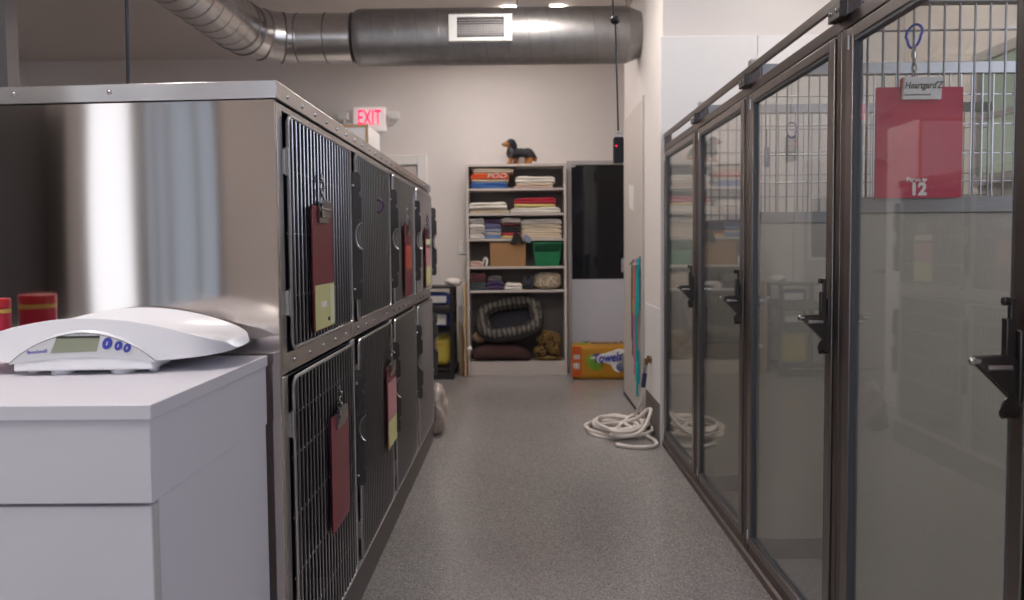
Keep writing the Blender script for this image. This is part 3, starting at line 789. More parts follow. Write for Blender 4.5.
# segmented elbow
el = [(-1.64, DY, DZ), (-1.76, DY-.03, DZ), (-1.885, DY-.13, DZ), (-1.955, DY-.28, DZ), (-1.972, DY-.42, DZ)]
MB().tube(el, R, 40).build('elbow', 'galv2', t, o, ang=12)
MB().tube([(-1.972, DY-.42, DZ), (-1.985, 2.5, DZ), (-2.0, -2.98, DZ)], R, 40).build('pipe', 'galv2', t, o)
m = MB()
def ring(c, d, r):
    c = Vector(c); d = Vector(d).normalized(); up = Vector((0, 0, 1)); s_ = d.cross(up)
    MB().tube([c+(s_*math.cos(a)+up*math.sin(a))*r for a in [2*PI*k/36 for k in range(36)]], .006, 6, closed=True).build('joint_band', 'seam', t, o)
ring((-1.235, DY, DZ), (1, 0, 0), R); ring((-1.43, DY, DZ), (1, 0, 0), R); ring(el[0], (1, 0, 0), R)
ring(el[1], (1, .5, 0), R+.002); ring(el[2], (.75, .8, 0), R+.002); ring(el[3], (.3, 1, 0), R+.002); ring(el[4], (0, 1, 0), R+.001)
m = MB(); hx = []
for i in range(24*22):
    a = 2*PI*i/24; y = 5.6-3.4*i/(24*22)
    hx.append((-1.974, y, DZ)); hx[-1] = (-1.974+(R+.001)*math.cos(a), y, DZ+(R+.001)*math.sin(a))
m.tube(hx, .0025, 5); m.build('spiral_seam', 'seam', t, o)
for y in (5.0, 2.5, 0.): MB().tube([(-1.98, y, DZ+R), (-1.98, y, CZ)], .005, 8).build('hanger_rod', 'seam', t, o)

# ------------------------------------------------------------------ hanging cords
t = thing('hanging_outlet', 'black cord hanging over the aisle with an outlet box and red light', 'power cord', (.487, 4., CZ)); o = t.location.copy()
MB().tube(smooth_path([(.452, 4, CZ), (.463, 4, 2.48), (.474, 4, 2.384), (.482, 4, 2.1), (.488, 4, 1.83)], 5), .0045, 8).build('cord', 'black', t, o)
MB().ell((.474, 4, 2.384), (.025, .025, .022), 16, 10).build('cord_ball', 'black', t, o)
MB().cyl((.488, 4, 1.83), (.488, 4, 1.812), .012).cyl((.488, 4, 1.842), (.488, 4, 1.834), .017).build('collar', 'white_paint', t, o)
bx = MB().prism(rrect(.464, .512, 1.685, 1.812, .008), 'y', 3.975, 4.025).build('outlet_box', 'black', t, o, bevel=.003)
MB().ell((.475, 3.974, 1.768), (.005, .004, .005), 8, 6).build('indicator_light', 'redled', bx, o)
tag(MB().tube(smooth_path([(-1.155, 2.4, CZ), (-1.157, 2.4, 2.4), (-1.166, 2.4, 1.672)], 6), .0055, 8).build('dangling_cable', 'black', None, (-1.16, 2.4, 1.672)), 'thin black cord dropping from the ceiling onto the cage top', 'cord')

# ------------------------------------------------------------------ exit sign
t = thing('exit_sign', 'white exit sign with red letters and two lamp heads on back wall', 'exit sign', (-1.5, 8.2, 2.6)); o = t.location.copy()
B(-1.675, -1.352, 8.12, 8.198, 2.465, 2.70).build('housing', 'signglow', t, o, bevel=.008)
text_mesh('EXIT', .215, 'exit_letters', 'exitred', t, .002, 0, (-1.512-o[0], 8.117-o[1], 2.588-o[2]), (PI/2, 0, 0), .001, sx=.55)
for sx_ in (-1, 1):
    cx = -1.52+sx_*.255
    MB().cyl((cx, 8.14, 2.54), (cx, 8.14, 2.585), .018, 12).box(cx-.05, cx+.05, 8.09, 8.17, 2.575, 2.65).box(min(cx, cx-sx_*.1), max(cx, cx-sx_*.1), 8.15, 8.18, 2.525, 2.55).build('lamp_head', 'white_paint', t, o, bevel=.006)

# ------------------------------------------------------------------ tall white cabinet behind the cages
t = thing('tall_cabinet', 'tall white cabinet with wood edges rising behind the cage bank', 'cabinet', (-1.5, 6.25, 0)); o = t.location.copy()
B(-1.85, -1.132, 6.012, 6.52, .0, 2.196).build('body', 'frp', t, o)
MB().box(-1.85, -1.13, 6.0, 6.012, 2.180, 2.2).box(-1.148, -1.13, 6.0, 6.012, 0, 2.18).build('edge_band', 'wood', t, o)
B(-1.846, -1.15, 6.002, 6.0118, .05, 2.178).build('door', 'frp', t, o)

# ------------------------------------------------------------------ bookcase
BX0, BX1, BY, BYB = -.535, .455, 7.93, 8.195
t = thing('bookcase', 'greige open bookcase of folded blankets against the back wall', 'bookcase', (-.04, 8.06, 0)); o = t.location.copy()
TH = .024
for x0 in (BX0, BX1-TH): B(x0, x0+TH, BY, BYB, 0, 2.098).build('side_panel', 'shelf', t, o, bevel=.002)
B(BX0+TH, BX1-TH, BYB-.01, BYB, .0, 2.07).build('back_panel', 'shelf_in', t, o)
B(BX0+TH, BX1-TH, BY, BYB-.01, 2.074, 2.098).build('top_board', 'shelf', t, o, bevel=.002)
SH = [1.859, 1.614, 1.363, 1.087, .852]
for z in SH: B(BX0+TH, BX1-TH, BY, BYB-.01, z-.022, z).build('shelf', 'shelf', t, o, bevel=.002)
B(BX0+TH, BX1-TH, BY, BYB-.01, .0, .14).build('base_board', 'shelf', t, o, bevel=.002)
t2 = thing('cupboard_door', 'open wood-edged cupboard door with a white knob beside the bookcase', 'door', (-.553, 7.9, 0)); o2 = t2.location.copy()
B(-.562, -.542, 7.80, 7.926, .01, .93).build('panel', 'wood', t2, o2, bevel=.002)
MB().ell((-.508, 7.82, .285), (.026, .026, .026), 14, 10).cyl((-.543, 7.82, .285), (-.52, 7.82, .285), .01).build('knob', 'white_paint', t2, o2)

def folded(name, label, cat, x0, x1, z0, h, m, layers=2, y0=None, y1=8.17, group='folded textiles in the bookcase', seedv=0, parts=None):
    """a folded cloth: each layer's front edge is a rounded fold; slightly uneven along x"""
    y0 = BY+.02 if y0 is None else y0
    rr = random.Random(hash((round(x0, 3), round(z0, 3))) & 255)
    prof = []
    lh = h/layers; r = lh/2
    for L in range(layers):
        for k in range(7):
            a = -PI/2+PI*k/6
            prof.append((y0+r-r*math.cos(a)*1.0, z0+lh*L+r+r*math.sin(a)*.98))
    prof += [(y1, z0+h), (y1, z0)]
    n = len(prof); nx = 15; vs = []; fs = []
    ph = [rr.uniform(0, 6) for _ in range(4)]
    for i in range(nx):
        u = i/(nx-1); x = x0+(x1-x0)*u
        e = min(u, 1-u)*(x1-x0); k = min(1, (e/.03)) if e < .03 else 1
        k = math.sqrt(max(0, 1-(1-k)**2)) if k < 1 else 1
        for (y, z) in prof:
            q = (z-z0)/h
            dz = .05*h*math.sin(ph[0]+u*5)*q+.03*h*math.sin(ph[1]+u*11)*q
            dx = .006*math.sin(ph[2]+q*layers*3.1)
            zz = z0+(z-z0)*(.72+.28*k)+dz*(1 if q > .02 else 0)
            yy = y+.004*math.sin(ph[3]+u*7+q*4)*(y < y1-.01)
            vs.append((x+dx*(1 if 0 < u < 1 else .6), yy, zz))
    for i in range(nx-1):
        for j in range(n):
            fs.append((i*n+j, (i+1)*n+j, (i+1)*n+(j+1) % n, i*n+(j+1) % n))
    fs.append(tuple(range(n))); fs.append(tuple((nx-1)*n+j for j in range(n)))
    c = ((x0+x1)/2, (y0+y1)/2, z0)
    ob = MB().add(vs, fs).build(name, m, None, c, ang=75)
    return tag(ob, label, cat, group)
def PX(px): return (px-520.5)*7.94/800      # shelf-front metres for a pixel column
Z1, Z2, Z3, Z4, Z5 = [z+.002 for z in SH]
def F(n, l, p0, p1, z, h, m, lay=2, **k):
    p0 = max(p0, 469.9); p1 = min(p1, 562.8)
    return folded(n, l, 'folded textile', PX(p0)+.0, PX(p1), z, h, m, lay, **k)
# top shelf
F('folded_blanket', 'folded blue blanket at the bottom of the left stack, top shelf', 471.5, 508, Z1, .058, 'c_blue', 2)
F('folded_blanket', 'folded beige blanket between the blue and orange ones, top shelf', 472, 508.5, Z1+.0605, .028, 'c_beige', 1)
ob = F('folded_towel', 'folded orange towel with white lettering on the top shelf', 471, 509, Z1+.0915, .056, 'c_orange', 2)
c = ob.location
tx = text_mesh('POO', .06, 'towel_lettering', 'white_paper', ob, .003, .2, (.07, (BY+.0165)-c[1], .029), (PI/2, 0, 0), -.0006, sx=1.5)
F('folded_blanket', 'folded beige blanket topping the left stack on the top shelf', 474, 513.5, Z1+.1505, .046, 'c_beige', 2)
F('folded_towel', 'thin folded pink towel under white ones, right of top shelf', 514.5, 553, Z1, .022, 'c_pink', 1)
F('folded_towel', 'thin folded cream towel under the thick white one, top shelf', 517, 553, Z1+.0245, .026, 'c_cream', 1)
F('folded_towel', 'thick folded white towel topping the right stack, top shelf', 516, 555, Z1+.053, .062, 'c_white', 2)
# second shelf
F('folded_sheet', 'folded cream sheet under the white one, left of the second shelf', 469, 509, Z2, .042, 'c_cream', 2)
F('folded_sheet', 'folded white sheet on top at the left of the second shelf', 468.2, 507, Z2+.045, .062, 'c_white', 2, y0=BY-.005)
F('folded_sheet', 'wide folded off-white sheet under the yellow and red cloths', 510.5, 560, Z2, .054, 'c_white', 2)
F('folded_towel', 'folded yellow towel between off-white sheet and red blanket', 514.5, 555.5, Z2+.057, .032, 'c_yellow', 1)
F('folded_blanket', 'folded red blanket on the right of the second shelf', 514.5, 556, Z2+.092, .056, 'c_red', 2)
# third shelf
for (l, z, h, m) in (('lowest folded white cloth at the far left of third shelf', 0, .05, 'c_white'), ('second folded white cloth up at far left, third shelf', .052, .05, 'c_grey'),
                     ('third folded white cloth up at far left, third shelf', .104, .045, 'c_white'), ('topmost folded grey-white shirt at far left, third shelf', .151, .05, 'c_grey')):
    F('folded_cloth', l, 468.6, 484.3, Z3+z, h, m, 2 if h > .046 else 1)
for (l, z, h, m) in (('folded light blue cloth at bottom of the blue stack', 0, .042, 'c_ltblue'), ('thin folded cream cloth in the blue stack', .044, .016, 'c_cream'),
                     ('folded blue-grey cloth in the middle of the blue stack', .062, .038, 'c_bluegrey'), ('folded slate blue cloth high in the blue stack', .102, .044, 'c_slate'),
                     ('folded dark purple cloth topping the blue stack', .148, .044, 'c_purple')):
    F('folded_cloth', l, 484.9, 500.8, Z3+z, h, m, 1 if h < .04 else 2)
for (l, z, h, m) in (('folded yellow cloth under the red one, middle of third shelf', 0, .030, 'c_yellow'), ('folded red cloth above the yellow one, third shelf', .032, .026, 'c_red'),
                     ('folded near-black cloth in the middle of third shelf', .060, .056, 'c_dark'), ('folded maroon cloth in the middle of third shelf', .118, .038, 'c_maroon'),
                     ('folded grey-white towel on the middle stack, third shelf', .158, .044, 'c_grey')):
    F('folded_cloth', l, 501.4, 520.6, Z3+z, h, m, 1 if h < .04 else 2)
for (l, z, h, m) in (('lowest folded cream blanket at right of third shelf', 0, .05, 'c_cream'), ('second cream blanket up at right of third shelf', .052, .042, 'c_cream'),
                     ('third folded beige blanket up at right of third shelf', .096, .040, 'c_beige'), ('topmost folded grey-beige blanket at right of third shelf', .138, .048, 'c_grey')):
    F('folded_blanket', l, 521.4, 561.5, Z3+z, h, m, 2)
# strap bag and cloth hanging over the third shelf edge
o_ = (PX(515), BY-.02, 1.34)
def drape(name, label, pts, m):
    P_ = [(PX(a), 1.27-(b-247.)*7.9/800) for a, b in pts]
    c = (P_[0][0], BY-.01, P_[0][1])
    return tag(MB().prism(P_, 'y', BY-.022, BY-.003).build(name, m, None, c, bevel=.006), label, 'cloth')
drape('hanging_bag', 'black cloth bag drooping over the third shelf edge', [(514.5, 230), (518, 231.5), (522, 236), (524.5, 243.5), (519, 242), (514, 244), (510, 243), (512.5, 236)], 'c_dark')
drape('bandana', 'blue-grey cloth drooping over the shelf above the green basket', [(524.5, 233.5), (528, 234.5), (531, 237.5), (530, 243), (526, 241), (523.5, 238)], 'c_bluegrey')
# fourth shelf
F('folded_cloth', 'small folded pale pink cloths at left of the carton shelf', 469, 482.5, Z4, .052, 'c_pink', 2)
c_ = (PX(485), 8.0, Z4)
tag(MB().tube([(PX(485)+.018*math.cos(a), 7.96+.01*a, Z4+.048+.036*math.sin(a)) for a in [-1.4+.35*i for i in range(15)]], .011, 8).build('paper_curl', 'white_paper', None, c_), 'curled white strip standing left of the brown carton', 'paper')
t = thing('carton', 'brown cardboard carton on the fourth shelf', 'box', (PX(507), 8.05, Z4)); o = t.location.copy()
B(PX(490), PX(525.5), BY+.012, 8.17, Z4, Z4+.232).build('body', 'card', t, o, bevel=.003)
MB().box(PX(490)-.001, PX(525.5)+.001, BY+.011, 8.04, Z4+.2325, Z4+.236).build('flap', 'card', t, o)
t = thing('basket', 'green plastic basket with slotted sides on the fourth shelf', 'basket', (PX(547), 8.05, Z4)); o = t.location.copy()
def bask(z): return .118+.026*z/.24
b = MB(); bx_ = PX(547); nz = 8
yf, yk = BY+.02, 8.165
def fr_(z0, z1, s0, s1, y): # slab on the front, tapering
    w0, w1 = bask(z0), bask(z1)
    a0, b0 = bx_+w0*(2*s0-1), bx_+w0*(2*s1-1); a1, b1 = bx_+w1*(2*s0-1), bx_+w1*(2*s1-1)
    b.add([(a0, y, Z4+z0), (b0, y, Z4+z0), (b1, y-.006*(z1-z0)/.1, Z4+z1), (a1, y-.006*(z1-z0)/.1, Z4+z1),
           (a0, y+.004, Z4+z0), (b0, y+.004, Z4+z0), (b1, y+.004, Z4+z1), (a1, y+.004, Z4+z1)],
          [(0, 1, 2, 3), (7, 6, 5, 4), (0, 4, 5, 1), (1, 5, 6, 2), (2, 6, 7, 3), (3, 7, 4, 0)])
for y in (yf, yk-.004):
    fr_(0, .14, 0, 1, y); fr_(.205, .225, 0, 1, y)
    for i in range(16): fr_(.14, .205, i/15.5, i/15.5+.018, y)
    fr_(.14, .205, 0, .05, y); fr_(.14, .205, .95, 1, y)
for sgn in (-1, 1):
    w0, w1 = bask(0)*sgn, bask(.225)*sgn
    b.add([(bx_+w0, yf, Z4), (bx_+w0, yk, Z4), (bx_+w1, yk, Z4+.225), (bx_+w1, yf, Z4+.225), (bx_+w0-.004*sgn, yf, Z4), (bx_+w0-.004*sgn, yk, Z4), (bx_+w1-.004*sgn, yk, Z4+.225), (bx_+w1-.004*sgn, yf, Z4+.225)],
          [(0, 1, 2, 3), (7, 6, 5, 4), (0, 4, 5, 1), (1, 5, 6, 2), (2, 6, 7, 3), (3, 7, 4, 0)])
b.box(bx_-.117, bx_+.117, yf, yk, Z4+.0, Z4+.004)
b.build('body', 'green', t, o)
MB().tube([(bx_+a, y, Z4+.228) for a, y in rrect(-.148, .148, yf-.012, yk+.002, .02, 3)], .007, 8, closed=True).build('rim', 'green', t, o)
# fifth shelf
F('folded_cloth', 'folded teal-grey cloth at far left under maroon, fifth shelf', 470, 485.5, Z5, .078, 'c_teal', 3)
F('folded_cloth', 'folded maroon cloth at far left, fifth shelf', 469.5, 485, Z5+.081, .085, 'c_mar2', 3)
F('folded_cloth', 'folded violet cloth below a grey one on the fifth shelf', 486.3, 503.5, Z5, .088, 'c_violet', 2)
F('folded_cloth', 'folded grey-green cloth over the violet one, fifth shelf', 487.5, 500.5, Z5+.091, .045, 'c_greygreen', 2)
F('folded_cloth', 'small folded white cloth in the middle of the fifth shelf', 504.3, 521.5, Z5, .066, 'c_white', 2)
tag(MB().ell((PX(528), 8.04, Z5+.075), (.055, .08, .073), 22, 14, lambda p: p*(1+.12*noise.noise(p*22))).build('bundle', 'c_navy', None, (PX(528), 8.04, Z5)), 'dark navy fabric bundle beside the shaggy rug, fifth shelf', 'fabric bundle')
def shagf(p):
    q = Vector((math.copysign(abs(p.x/.138)**.6*.138, p.x), math.copysign(abs(p.y/.09)**.7*.09, p.y), math.copysign(abs(p.z/.082)**.6*.082, p.z)))
    return q*(1+.05*noise.noise(p*60))
tag(MB().ell((PX(547.5), 8.06, Z5+.086), (.138, .09, .082), 60, 36, shagf).build('rug', 'shag', None, (PX(549), 8.05, Z5)), 'rolled shaggy beige rug at right of the fifth shelf', 'rug')

# bottom compartment: plaid dog bed, maroon cushion, leopard bed, tan cloth
t = thing('dog_bed', 'grey plaid bolster dog bed standing tilted in the bottom of bookcase', 'dog bed', (-.115, 7.995, .565), rot=(math.radians(66), math.radians(-10), 0))
def bedring(u, v):
    a = 2*PI*u; b2 = 2*PI*v
    ex = .62
    cx = math.copysign(abs(math.cos(a))**ex, math.cos(a))*.275; cy = math.copysign(abs(math.sin(a))**ex, math.sin(a))*.16
    n_ = Vector((cx/.275, cy/.16, 0)).normalized()
    r1 = .07*(1+.08*math.sin(a*6))
    return Vector((cx, cy, 0))+n_*r1*math.cos(b2)+Vector((0, 0, .075*math.sin(b2)))
NUb, NVb = 64, 16
mb = MB()
vs = [bedring(i/NUb, j/NVb) for i in range(NUb) for j in range(NVb)]
outer = MB(); 
fin, fout = [], []
for i in range(NUb):
    for j in range(NVb):
        q = (i*NVb+j, ((i+1) % NUb)*NVb+j, ((i+1) % NUb)*NVb+(j+1) % NVb, i*NVb+(j+1) % NVb)
        (fin if 2 <= j < 11 else fout).append(q)
MB().add(vs, fin).build('bolster', 'plaid', t)
MB().add(vs, fout).build('outer_cover', 'bedgrey', t)
MB().prism([(math.copysign(abs(math.cos(a))**.62, math.cos(a))*.25, math.copysign(abs(math.sin(a))**.62, math.sin(a))*.155) for a in [2*PI*k/40 for k in range(40)]], 'z', -.07, -.03).build('sleeping_pad', 'bedblack', t)
def cushf(p):
    q = Vector((math.copysign(abs(p.x/.30)**.55*.30, p.x), math.copysign(abs(p.y/.12)**.6*.12, p.y), math.copysign(abs(p.z/.075)**.75*.075, p.z)))
    q.z += .018*math.sin(p.x*9+1.5)-.02*(p.x > .1)*(p.x-.1)/.2
    return q
tag(MB().ell((-.205, 8.025, .218), (.30, .12, .075), 48, 24, cushf).build('cushion', 'maroon', None, (-.21, 8.02, .14)), 'maroon brown cushion lying along the bottom of the bookcase', 'cushion')
def leo(p):
    q = p*(1+.30*noise.noise(p*11+Vector((3, 1, 2)))); return q
tag(MB().ell((.277, 8.03, .33), (.115, .10, .13), 40, 26, leo).ell((.335, 8.0, .25), (.07, .08, .07), 24, 16, leo).ell((.19, 7.99, .235), (.07, .07, .055), 24, 16, leo).build('plush_blanket', 'leopard', None, (.265, 8.03, .14)), 'crumpled leopard print plush at lower right of the bookcase', 'blanket')
tag(MB().ell((.275, 7.99, .168), (.14, .06, .026), 30, 12).build('pet_mat', 'leopard', None, (.27, 7.995, .14)), 'flat leopard print mat under the crumpled plush', 'mat')
tag(MB().ell((-.43, 8.08, .37), (.07, .07, .055), 20, 12, lambda p: p*(1+.15*noise.noise(p*15))).build('cloth_bundle', 'tan', None, (-.43, 8.08, .3)), 'tan cloth bundle tucked left of the plaid dog bed', 'cloth')

# toy dog
dg_ = thing('toy_dog', 'black and tan toy dog standing on top of the bookcase', 'toy', (.0, 8.02, 2.098))
def skinned(name, chains, m, parent):
    me = bpy.data.meshes.new(name); vs, es, rs = [], [], []
    idx = {}
    for ch in chains:
        prev = None
        for (p, r) in ch:
            k = tuple(round(q, 4) for q in p)
            if k not in idx: idx[k] = len(vs); vs.append(p); rs.append(r)
            if prev is not None: es.append((prev, idx[k]))
            prev = idx[k]
    me.from_pydata(vs, es, [])
    me.materials.append(M[m])
    ob = bpy.data.objects.new(name, me); COL.objects.link(ob); ob.parent = parent
    sk = ob.modifiers.new('skin', 'SKIN'); sk.use_smooth_shade = True
    for v, r in zip(me.skin_vertices[0].data, rs): v.radius = (r, r)
    me.skin_vertices[0].data[0].use_root = True
    sb = ob.modifiers.new('sub', 'SUBSURF'); sb.levels = 2; sb.render_levels = 2
    return ob
dm = MB()
for c_, r_ in (((-.075, 0, .115), (.062, .058, .066)), ((.0, 0, .118), (.085, .048, .046)), ((.075, 0, .112), (.066, .05, .052)), ((.12, 0, .085), (.035, .045, .05)),
               ((-.083, 0, .165), (.045, .042, .05)), ((-.086, -.004, .21), (.052, .048, .048)), ((-.128, -.014, .203), (.036, .027, .026)), ((-.150, -.02, .198), (.024, .022, .021)),
               ((.152, 0, .06), (.022, .016, .034))):
    dm.ell(c_, r_, 20, 12)
for x_, y_, w_ in ((-.088, -.036, .020), (-.03, .03, .020), (.105, -.036, .022), (.07, .034, .022)):
    dm.tube([(x_, y_, .09), (x_-.004, y_, .04), (x_-.01, y_, .004)], [w_*1.25, w_, w_*1.05], 12)
    dm.ell((x_-.016, y_, .014), (.028, .020, .013), 14, 8)
body = dm.build('body', 'dogfur', dg_, ang=180)
rm = body.modifiers.new('join', 'REMESH'); rm.mode = 'VOXEL'; rm.voxel_size = .006; rm.use_smooth_shade = True
sm_ = body.modifiers.new('soft', 'SMOOTH'); sm_.iterations = 6; sm_.factor = .5
for s_ in (-1, 1):
    MB().ell((-.062+(.01 if s_ > 0 else 0), -.004+s_*.047, .195), (.027, .012, .046), 14, 10, lambda p: Vector((p.x-.2*p.z, p.y, p.z))).build('ear', 'bedblack', dg_)
    MB().ell((-.126, -.012+s_*.026-.004, .226), (.005, .005, .005), 8, 6).build('eye', 'black', dg_)
MB().ell((-.172, -.024, .202), (.010, .012, .009), 10, 8).build('nose', 'black', dg_)

# light switch plates
t = thing('switch_plate', 'white light switch plate on the back wall left of bookcase', 'switch', (-.6, 8.2, 1.28)); o = t.location.copy()
B(-.638, -.568, 8.192, 8.1995, 1.215, 1.345).build('plate', 'white_paint', t, o, bevel=.003)
B(-.611, -.595, 8.187, 8.192, 1.262, 1.298).build('toggle', 'white_paper', t, o, bevel=.001)
t = thing('paper_notice', 'small crooked white notice stuck on the tall corridor door', 'notice', (.887, 6.42, 1.66)); o = t.location.copy()
MB().prism([(6.29, 1.555), (6.53, 1.59), (6.57, 1.78), (6.27, 1.745)], 'x', .8845, .8872).build('sheet', 'white_paper', t, o)

# ------------------------------------------------------------------ black rack with sacks
RX0, RX1, RY0, RY1 = -1.12, -.655, 7.70, 8.10
t = thing('wire_rack', 'black metal rack of sacks beside the bookcase', 'rack', (-.9, 7.9, 0)); o = t.location.copy()
for x in (RX0, RX1-.035):
    for y in (RY0, RY1-.03): B(x, x+.035, y, y+.03, 0, .90).build('post', 'blackmetal', t, o, bevel=.003)
for z, sl in ((.885, .0), (.70, .05), (.50, .06), (.09, .0)):
    MB().add([(RX0, RY0, z-sl), (RX1, RY0, z-sl), (RX1, RY1, z+sl*.3), (RX0, RY1, z+sl*.3), (RX0, RY0, z-sl+.018), (RX1, RY0, z-sl+.018), (RX1, RY1, z+sl*.3+.018), (RX0, RY1, z+sl*.3+.018)],
             [(0, 3, 2, 1), (4, 5, 6, 7), (0, 1, 5, 4), (1, 2, 6, 5), (2, 3, 7, 6), (3, 0, 4, 7)]).build('shelf', 'blackmetal', t, o)
B(RX0+.035, RX1-.035, RY0+.005, RY0+.02, 0.0, .075).build('kick_plate', 'blackmetal', t, o)
def sack(name, label, c, r, m, lab=None, tilt=0., cat='sack'):
    def f(p):
        q = Vector((math.copysign(abs(p.x/r[0])**.45*r[0], p.x), p.y, math.copysign(abs(p.z/r[2])**.45*r[2], p.z)))
        return q*(1+.05*noise.noise(p*14+Vector(c)))
    t = thing(name, label, cat, (c[0], c[1], c[2]-r[2]), rot=(tilt, 0, 0)); oo = Vector((0, 0, -r[2]))
    MB().ell((0, 0, r[2]), r, 36, 20, f).build('bag', m, t)
    if lab:
        for (x0, x1, z0, z1, mm, nm) in lab: MB().prism(rrect(x0, x1, z0+r[2], z1+r[2], .008), 'y', -r[1]*1.06, -r[1]*.6).build(nm, mm, t)
    return t
sack('food_sack', 'blue and white sack on the upper tilted shelf of the black rack', (-.83, 7.82, .782), (.13, .055, .066), 'blue_bag', [(-.08, .10, -.045, .02, 'white_paper', 'label_panel')], -.15)
sack('food_sack', 'blue sack with a white label on the middle shelf of black rack', (-.83, 7.82, .578), (.13, .06, .078), 'blue_bag', [(-.08, .095, -.06, .045, 'white_paper', 'label_panel')], -.2)
sack('food_sack', 'large yellow sack standing low in the black rack', (-.83, 7.82, .292), (.13, .07, .168), 'yellow_bag', [(-.03, .07, .03, .06, 'gold_label', 'print_mark')], -.05)
tag(MB().ell((-.655, 7.80, .945), (.085, .07, .04), 24, 14, lambda p: p*(1+.3*noise.noise(p*20))).build('paper_packet', 'c_white', None, (-.655, 7.8, .905)), 'crumpled off-white packet on the top corner of the black rack', 'packet')
tag(MB().prism([(-.628, .002), (-.585, .002), (-.575, .35), (-.60, .50), (-.628, .55)], 'y', 7.97, 8.02).build('paper_sack', 'tan', None, (-.6, 7.97, .0), bevel=.01), 'folded tan paper sack standing between rack and bookcase', 'sack')
# thin pale plastic bag slumped at the far end of the cages
def pb(p):
    q = Vector(p); q.x *= (1.05-.65*(p.z+.17)/.34); q += .03*noise.noise_vector(p*9); q += .012*noise.noise_vector(p*30)
    q.z = max(q.z, -.168); return q
tag(MB().ell((-.578, 5.45, .17), (.075, .17, .17), 44, 30, pb).build('plastic_bag', 'plastic_bag', None, (-.578, 5.45, 0)), 'pale crumpled plastic bag on the floor at the cages\' far end', 'bag')

# ------------------------------------------------------------------ paper towel pack
t = thing('towel_pack', 'orange and yellow pack of paper towels on floor by the dark door', 'package', (.77, 7.75, 0)); o = t.location.copy()
px0, px1, py0, py1, pz = .475, 1.06, 7.63, 7.87, .34
def pk(p):
    kz = 1+(.10*(p.y/.12) if p.z > 0 else 0)
    return Vector((math.copysign(abs(p.x/.29)**.22*.29, p.x), math.copysign(abs(p.y/.12)**.25*.12, p.y), math.copysign(abs(p.z/.17)**.25*.17, p.z)*kz))
MB().ell((.77, 7.75, .17), (.29, .12, .17), 56, 36, pk).build('wrapper', 'yellow_wrap', t, o)
yf = 7.624
MB().prism(rrect(.482, .575, .03, .325, .012), 'y', yf, yf+.01).build('orange_panel', 'orange', t, o)
pp = MB().prism(rrect(.500, .557, .105, .165, .01), 'y', yf-.002, yf).prism(rrect(.500, .560, .20, .245, .008), 'y', yf-.002, yf).build('panel_print', 'c_grey', t, o)
text_mesh('15', .05, 'count_print', 'white_paper', t, .001, 0, (.513-o[0], yf-.004-o[1], .14-o[2]), (PI/2, 0, 0), .001)
sw = [(.66, .215), (.74, .24), (.86, .275), (.93, .30), (1.0, .29), (1.02, .20), (1.0, .12), (.93, .07), (.885, .09), (.85, .15), (.78, .17), (.68, .16)]
MB().prism(sw, 'y', yf-.001, yf+.012).build('white_swoosh', 'white_paper', t, o)
MB().ell((.695, yf+.004, .165), (.075, .006, .075), 24, 10, lambda p: Vector((p.x, p.y, p.z-.25*p.x))).build('lime_splash', 'lime', t, o)
text_mesh('Towels', .118, 'front_lettering', 'blue_ink', t, .002, .25, (.815-o[0], yf-.010-o[1], .212-o[2]), (PI/2, -.09, 0), .003, sx=.80)
MB().ell((.95, yf-.001, .125), (.045, .006, .045), 20, 8).build('roll_picture', 'c_slate', t, o)
text_mesh('Towels', .15, 'top_lettering', 'ink', t, .001, .2, (.80-o[0], 7.735-o[1], .343-o[2]), (math.radians(8), 0, 0), .003, sx=1.05)
MB().ell((.60, 7.72, .34), (.06, .05, .006), 16, 6).build('top_splash', 'lime', t, o)

# ------------------------------------------------------------------ leashes on the door lever
def leash(label, pts, m, name='leash', r=.009):
    return tag(MB().tube(smooth_path(pts, 6), r, 8, flat=.6).build(name, m, None, pts[0]), label, 'leash', 'leashes on the door lever')
def loop(y, x, z0, z1, dy, w=0):
    return [(x, y-.012, z1-.25), (x, y-.012, z1-.12), (x, y-.012, z1-.04), (x, y, z1-.004), (x, y+dy, z1-.04), (x-.002, y+dy, z1-.12), (x-.004, y+dy, (z0+z1)/2), (x-.002, y+dy*.8, z0+.03), (x, y, z0), (x+.003, y-.02, z0+.04), (x+.002, y-.016, (z0+z1)/2)]
leash('teal leash, the longest hanging from the corridor door lever', loop(5.975, .864, 1.122, .40, .012), 'teal', r=.015)
leash('teal leash with a wide loop, in front on the lever', loop(5.945, .872, 1.122, .50, .06), 'teal', r=.008)
leash('dark grey leash hanging on the lever beside the teal one', loop(6.035, .842, 1.122, .70, .012), 'grey_web', r=.012)
leash('pink leash hanging on the door lever among teal ones', loop(6.005, .851, 1.122, .56, .010), 'pink_web', r=.012)
tag(MB().prism(rrect(5.915, 5.935, .78, .88, .005), 'x', .826, .834).tube([(.830, 5.925, .88), (.832, 5.93, 1.0), (.832, 5.938, 1.153)], .003, 6).build('collar_tag', 'gold_label', None, (.83, 5.925, .85)), 'orange-yellow tag strap dangling beside the teal leashes', 'tag')

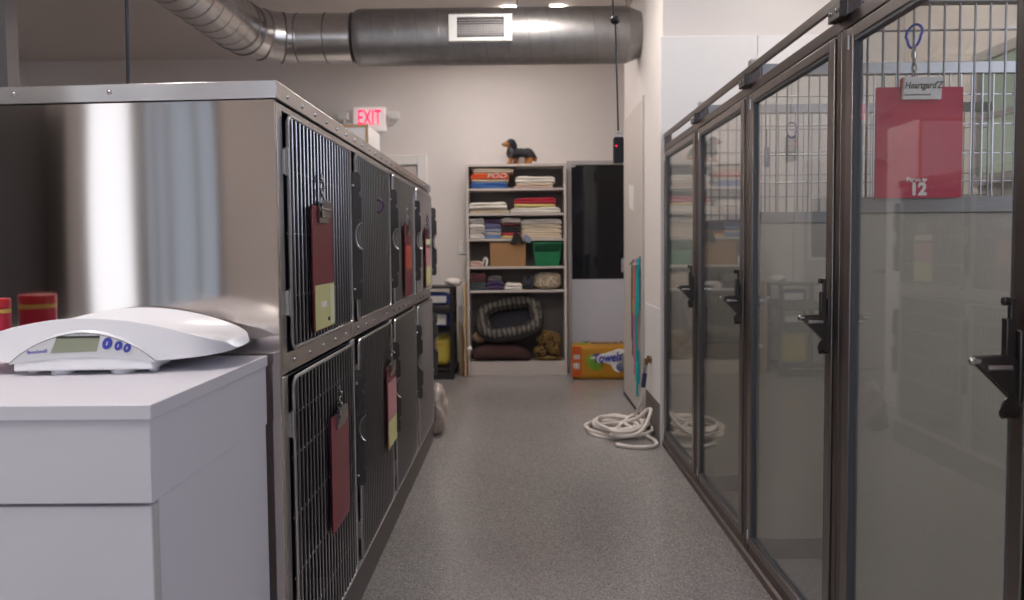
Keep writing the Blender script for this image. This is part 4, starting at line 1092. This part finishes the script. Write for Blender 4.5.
# ------------------------------------------------------------------ spigot and hose
t = thing('spigot', 'brass hose tap on the corridor wall above the coiled hose', 'tap', (.89, 5.5, .49)); o = t.location.copy()
MB().cyl((.894, 5.5, .49), (.888, 5.5, .49), .03, 20).tube([(.89, 5.5, .49), (.872, 5.5, .49), (.862, 5.5, .48), (.858, 5.5, .455)], .014, 12).build('body', 'brass', t, o)
MB().cyl((.866, 5.5, .49), (.866, 5.46, .50), .008, 10).tube([(.84, 5.455, .50), (.892, 5.455, .50)], .010, 8).tube([(.866, 5.455, .475), (.866, 5.455, .525)], .010, 8).build('handle', 'brass', t, o)
t = thing('garden_hose', 'white hose coiled on the floor below the brass tap', 'hose', (.70, 5.4, 0)); o = t.location.copy()
MB().tube([(.858, 5.5, .452), (.852, 5.5, .40)], .013, 12).build('coupling', 'chrome', t, o)
MB().tube([(.852, 5.5, .40), (.840, 5.5, .30)], .0165, 12).build('grip_sleeve', 'navy', t, o)
path = [(.840, 5.5, .30), (.830, 5.53, .19), (.80, 5.62, .08), (.76, 5.70, .03), (.70, 5.72, .014)]
rr = random.Random(4)
cx, cy = .655, 5.46
for i in range(6*12):
    a = 1.3+2*PI*i/12
    kx = .165+.05*math.sin(i*.37)+.014*rr.uniform(-1, 1); ky = .25+.09*math.sin(i*.29+1)
    lay = i//12
    path.append((cx+kx*math.cos(a)+.025*math.sin(lay*2.1), cy+ky*math.sin(a)*.9+.03*math.cos(lay*1.7), .013+.020*(lay % 3)+.006*math.sin(i*.9)+(.02 if lay > 2 else 0)))
# one loop lifts against the wall base, one runs wide towards the camera
path += [(.60, 5.20, .05), (.70, 5.12, .05), (.79, 5.16, .09), (.855, 5.28, .17), (.85, 5.36, .175), (.78, 5.38, .11), (.70, 5.42, .075), (.74, 5.36, .05), (.83, 5.25, .016), (.862, 5.14, .013), (.845, 5.02, .013), (.77, 4.975, .013), (.68, 4.985, .013), (.60, 5.05, .013)]
MB().tube(smooth_path(path, 5), .0125, 10).build('hose_tube', 'hose', t, o)

# ------------------------------------------------------------------ world, camera
w = bpy.data.worlds.new('world'); S.world = w; w.use_nodes = True
bg = w.node_tree.nodes.get('Background'); bg.inputs[0].default_value = (.6, .7, .85, 1); bg.inputs[1].default_value = .15
cam = bpy.data.cameras.new('camera'); co = bpy.data.objects.new('camera', cam); COL.objects.link(co)
cam.sensor_width = 36; cam.lens = 36*800/1024; cam.shift_y = -10/1024
co.location = (0, 0, 1.27)
Rm = Matrix.Rotation(math.radians(.645), 4, 'Z') @ Matrix.Rotation(PI/2-math.radians(3.0), 4, 'X') @ Matrix.Rotation(-.009, 4, 'Z')
co.rotation_euler = Rm.to_euler()
cam.dof.use_dof = True; cam.dof.focus_distance = 2.25; cam.dof.aperture_fstop = 3.8
cam.clip_start = .05
S.camera = co
S.view_settings.view_transform = 'Standard'; S.view_settings.look = 'None'
S.view_settings.exposure = 0.; S.view_settings.gamma = 1.; S.view_settings.use_curve_mapping = False
S.cycles.use_denoising = True
S.cycles.max_bounces = 10; S.cycles.transparent_max_bounces = 24; S.cycles.diffuse_bounces = 5; S.cycles.glossy_bounces = 5
S.cycles.sample_clamp_indirect = 6.
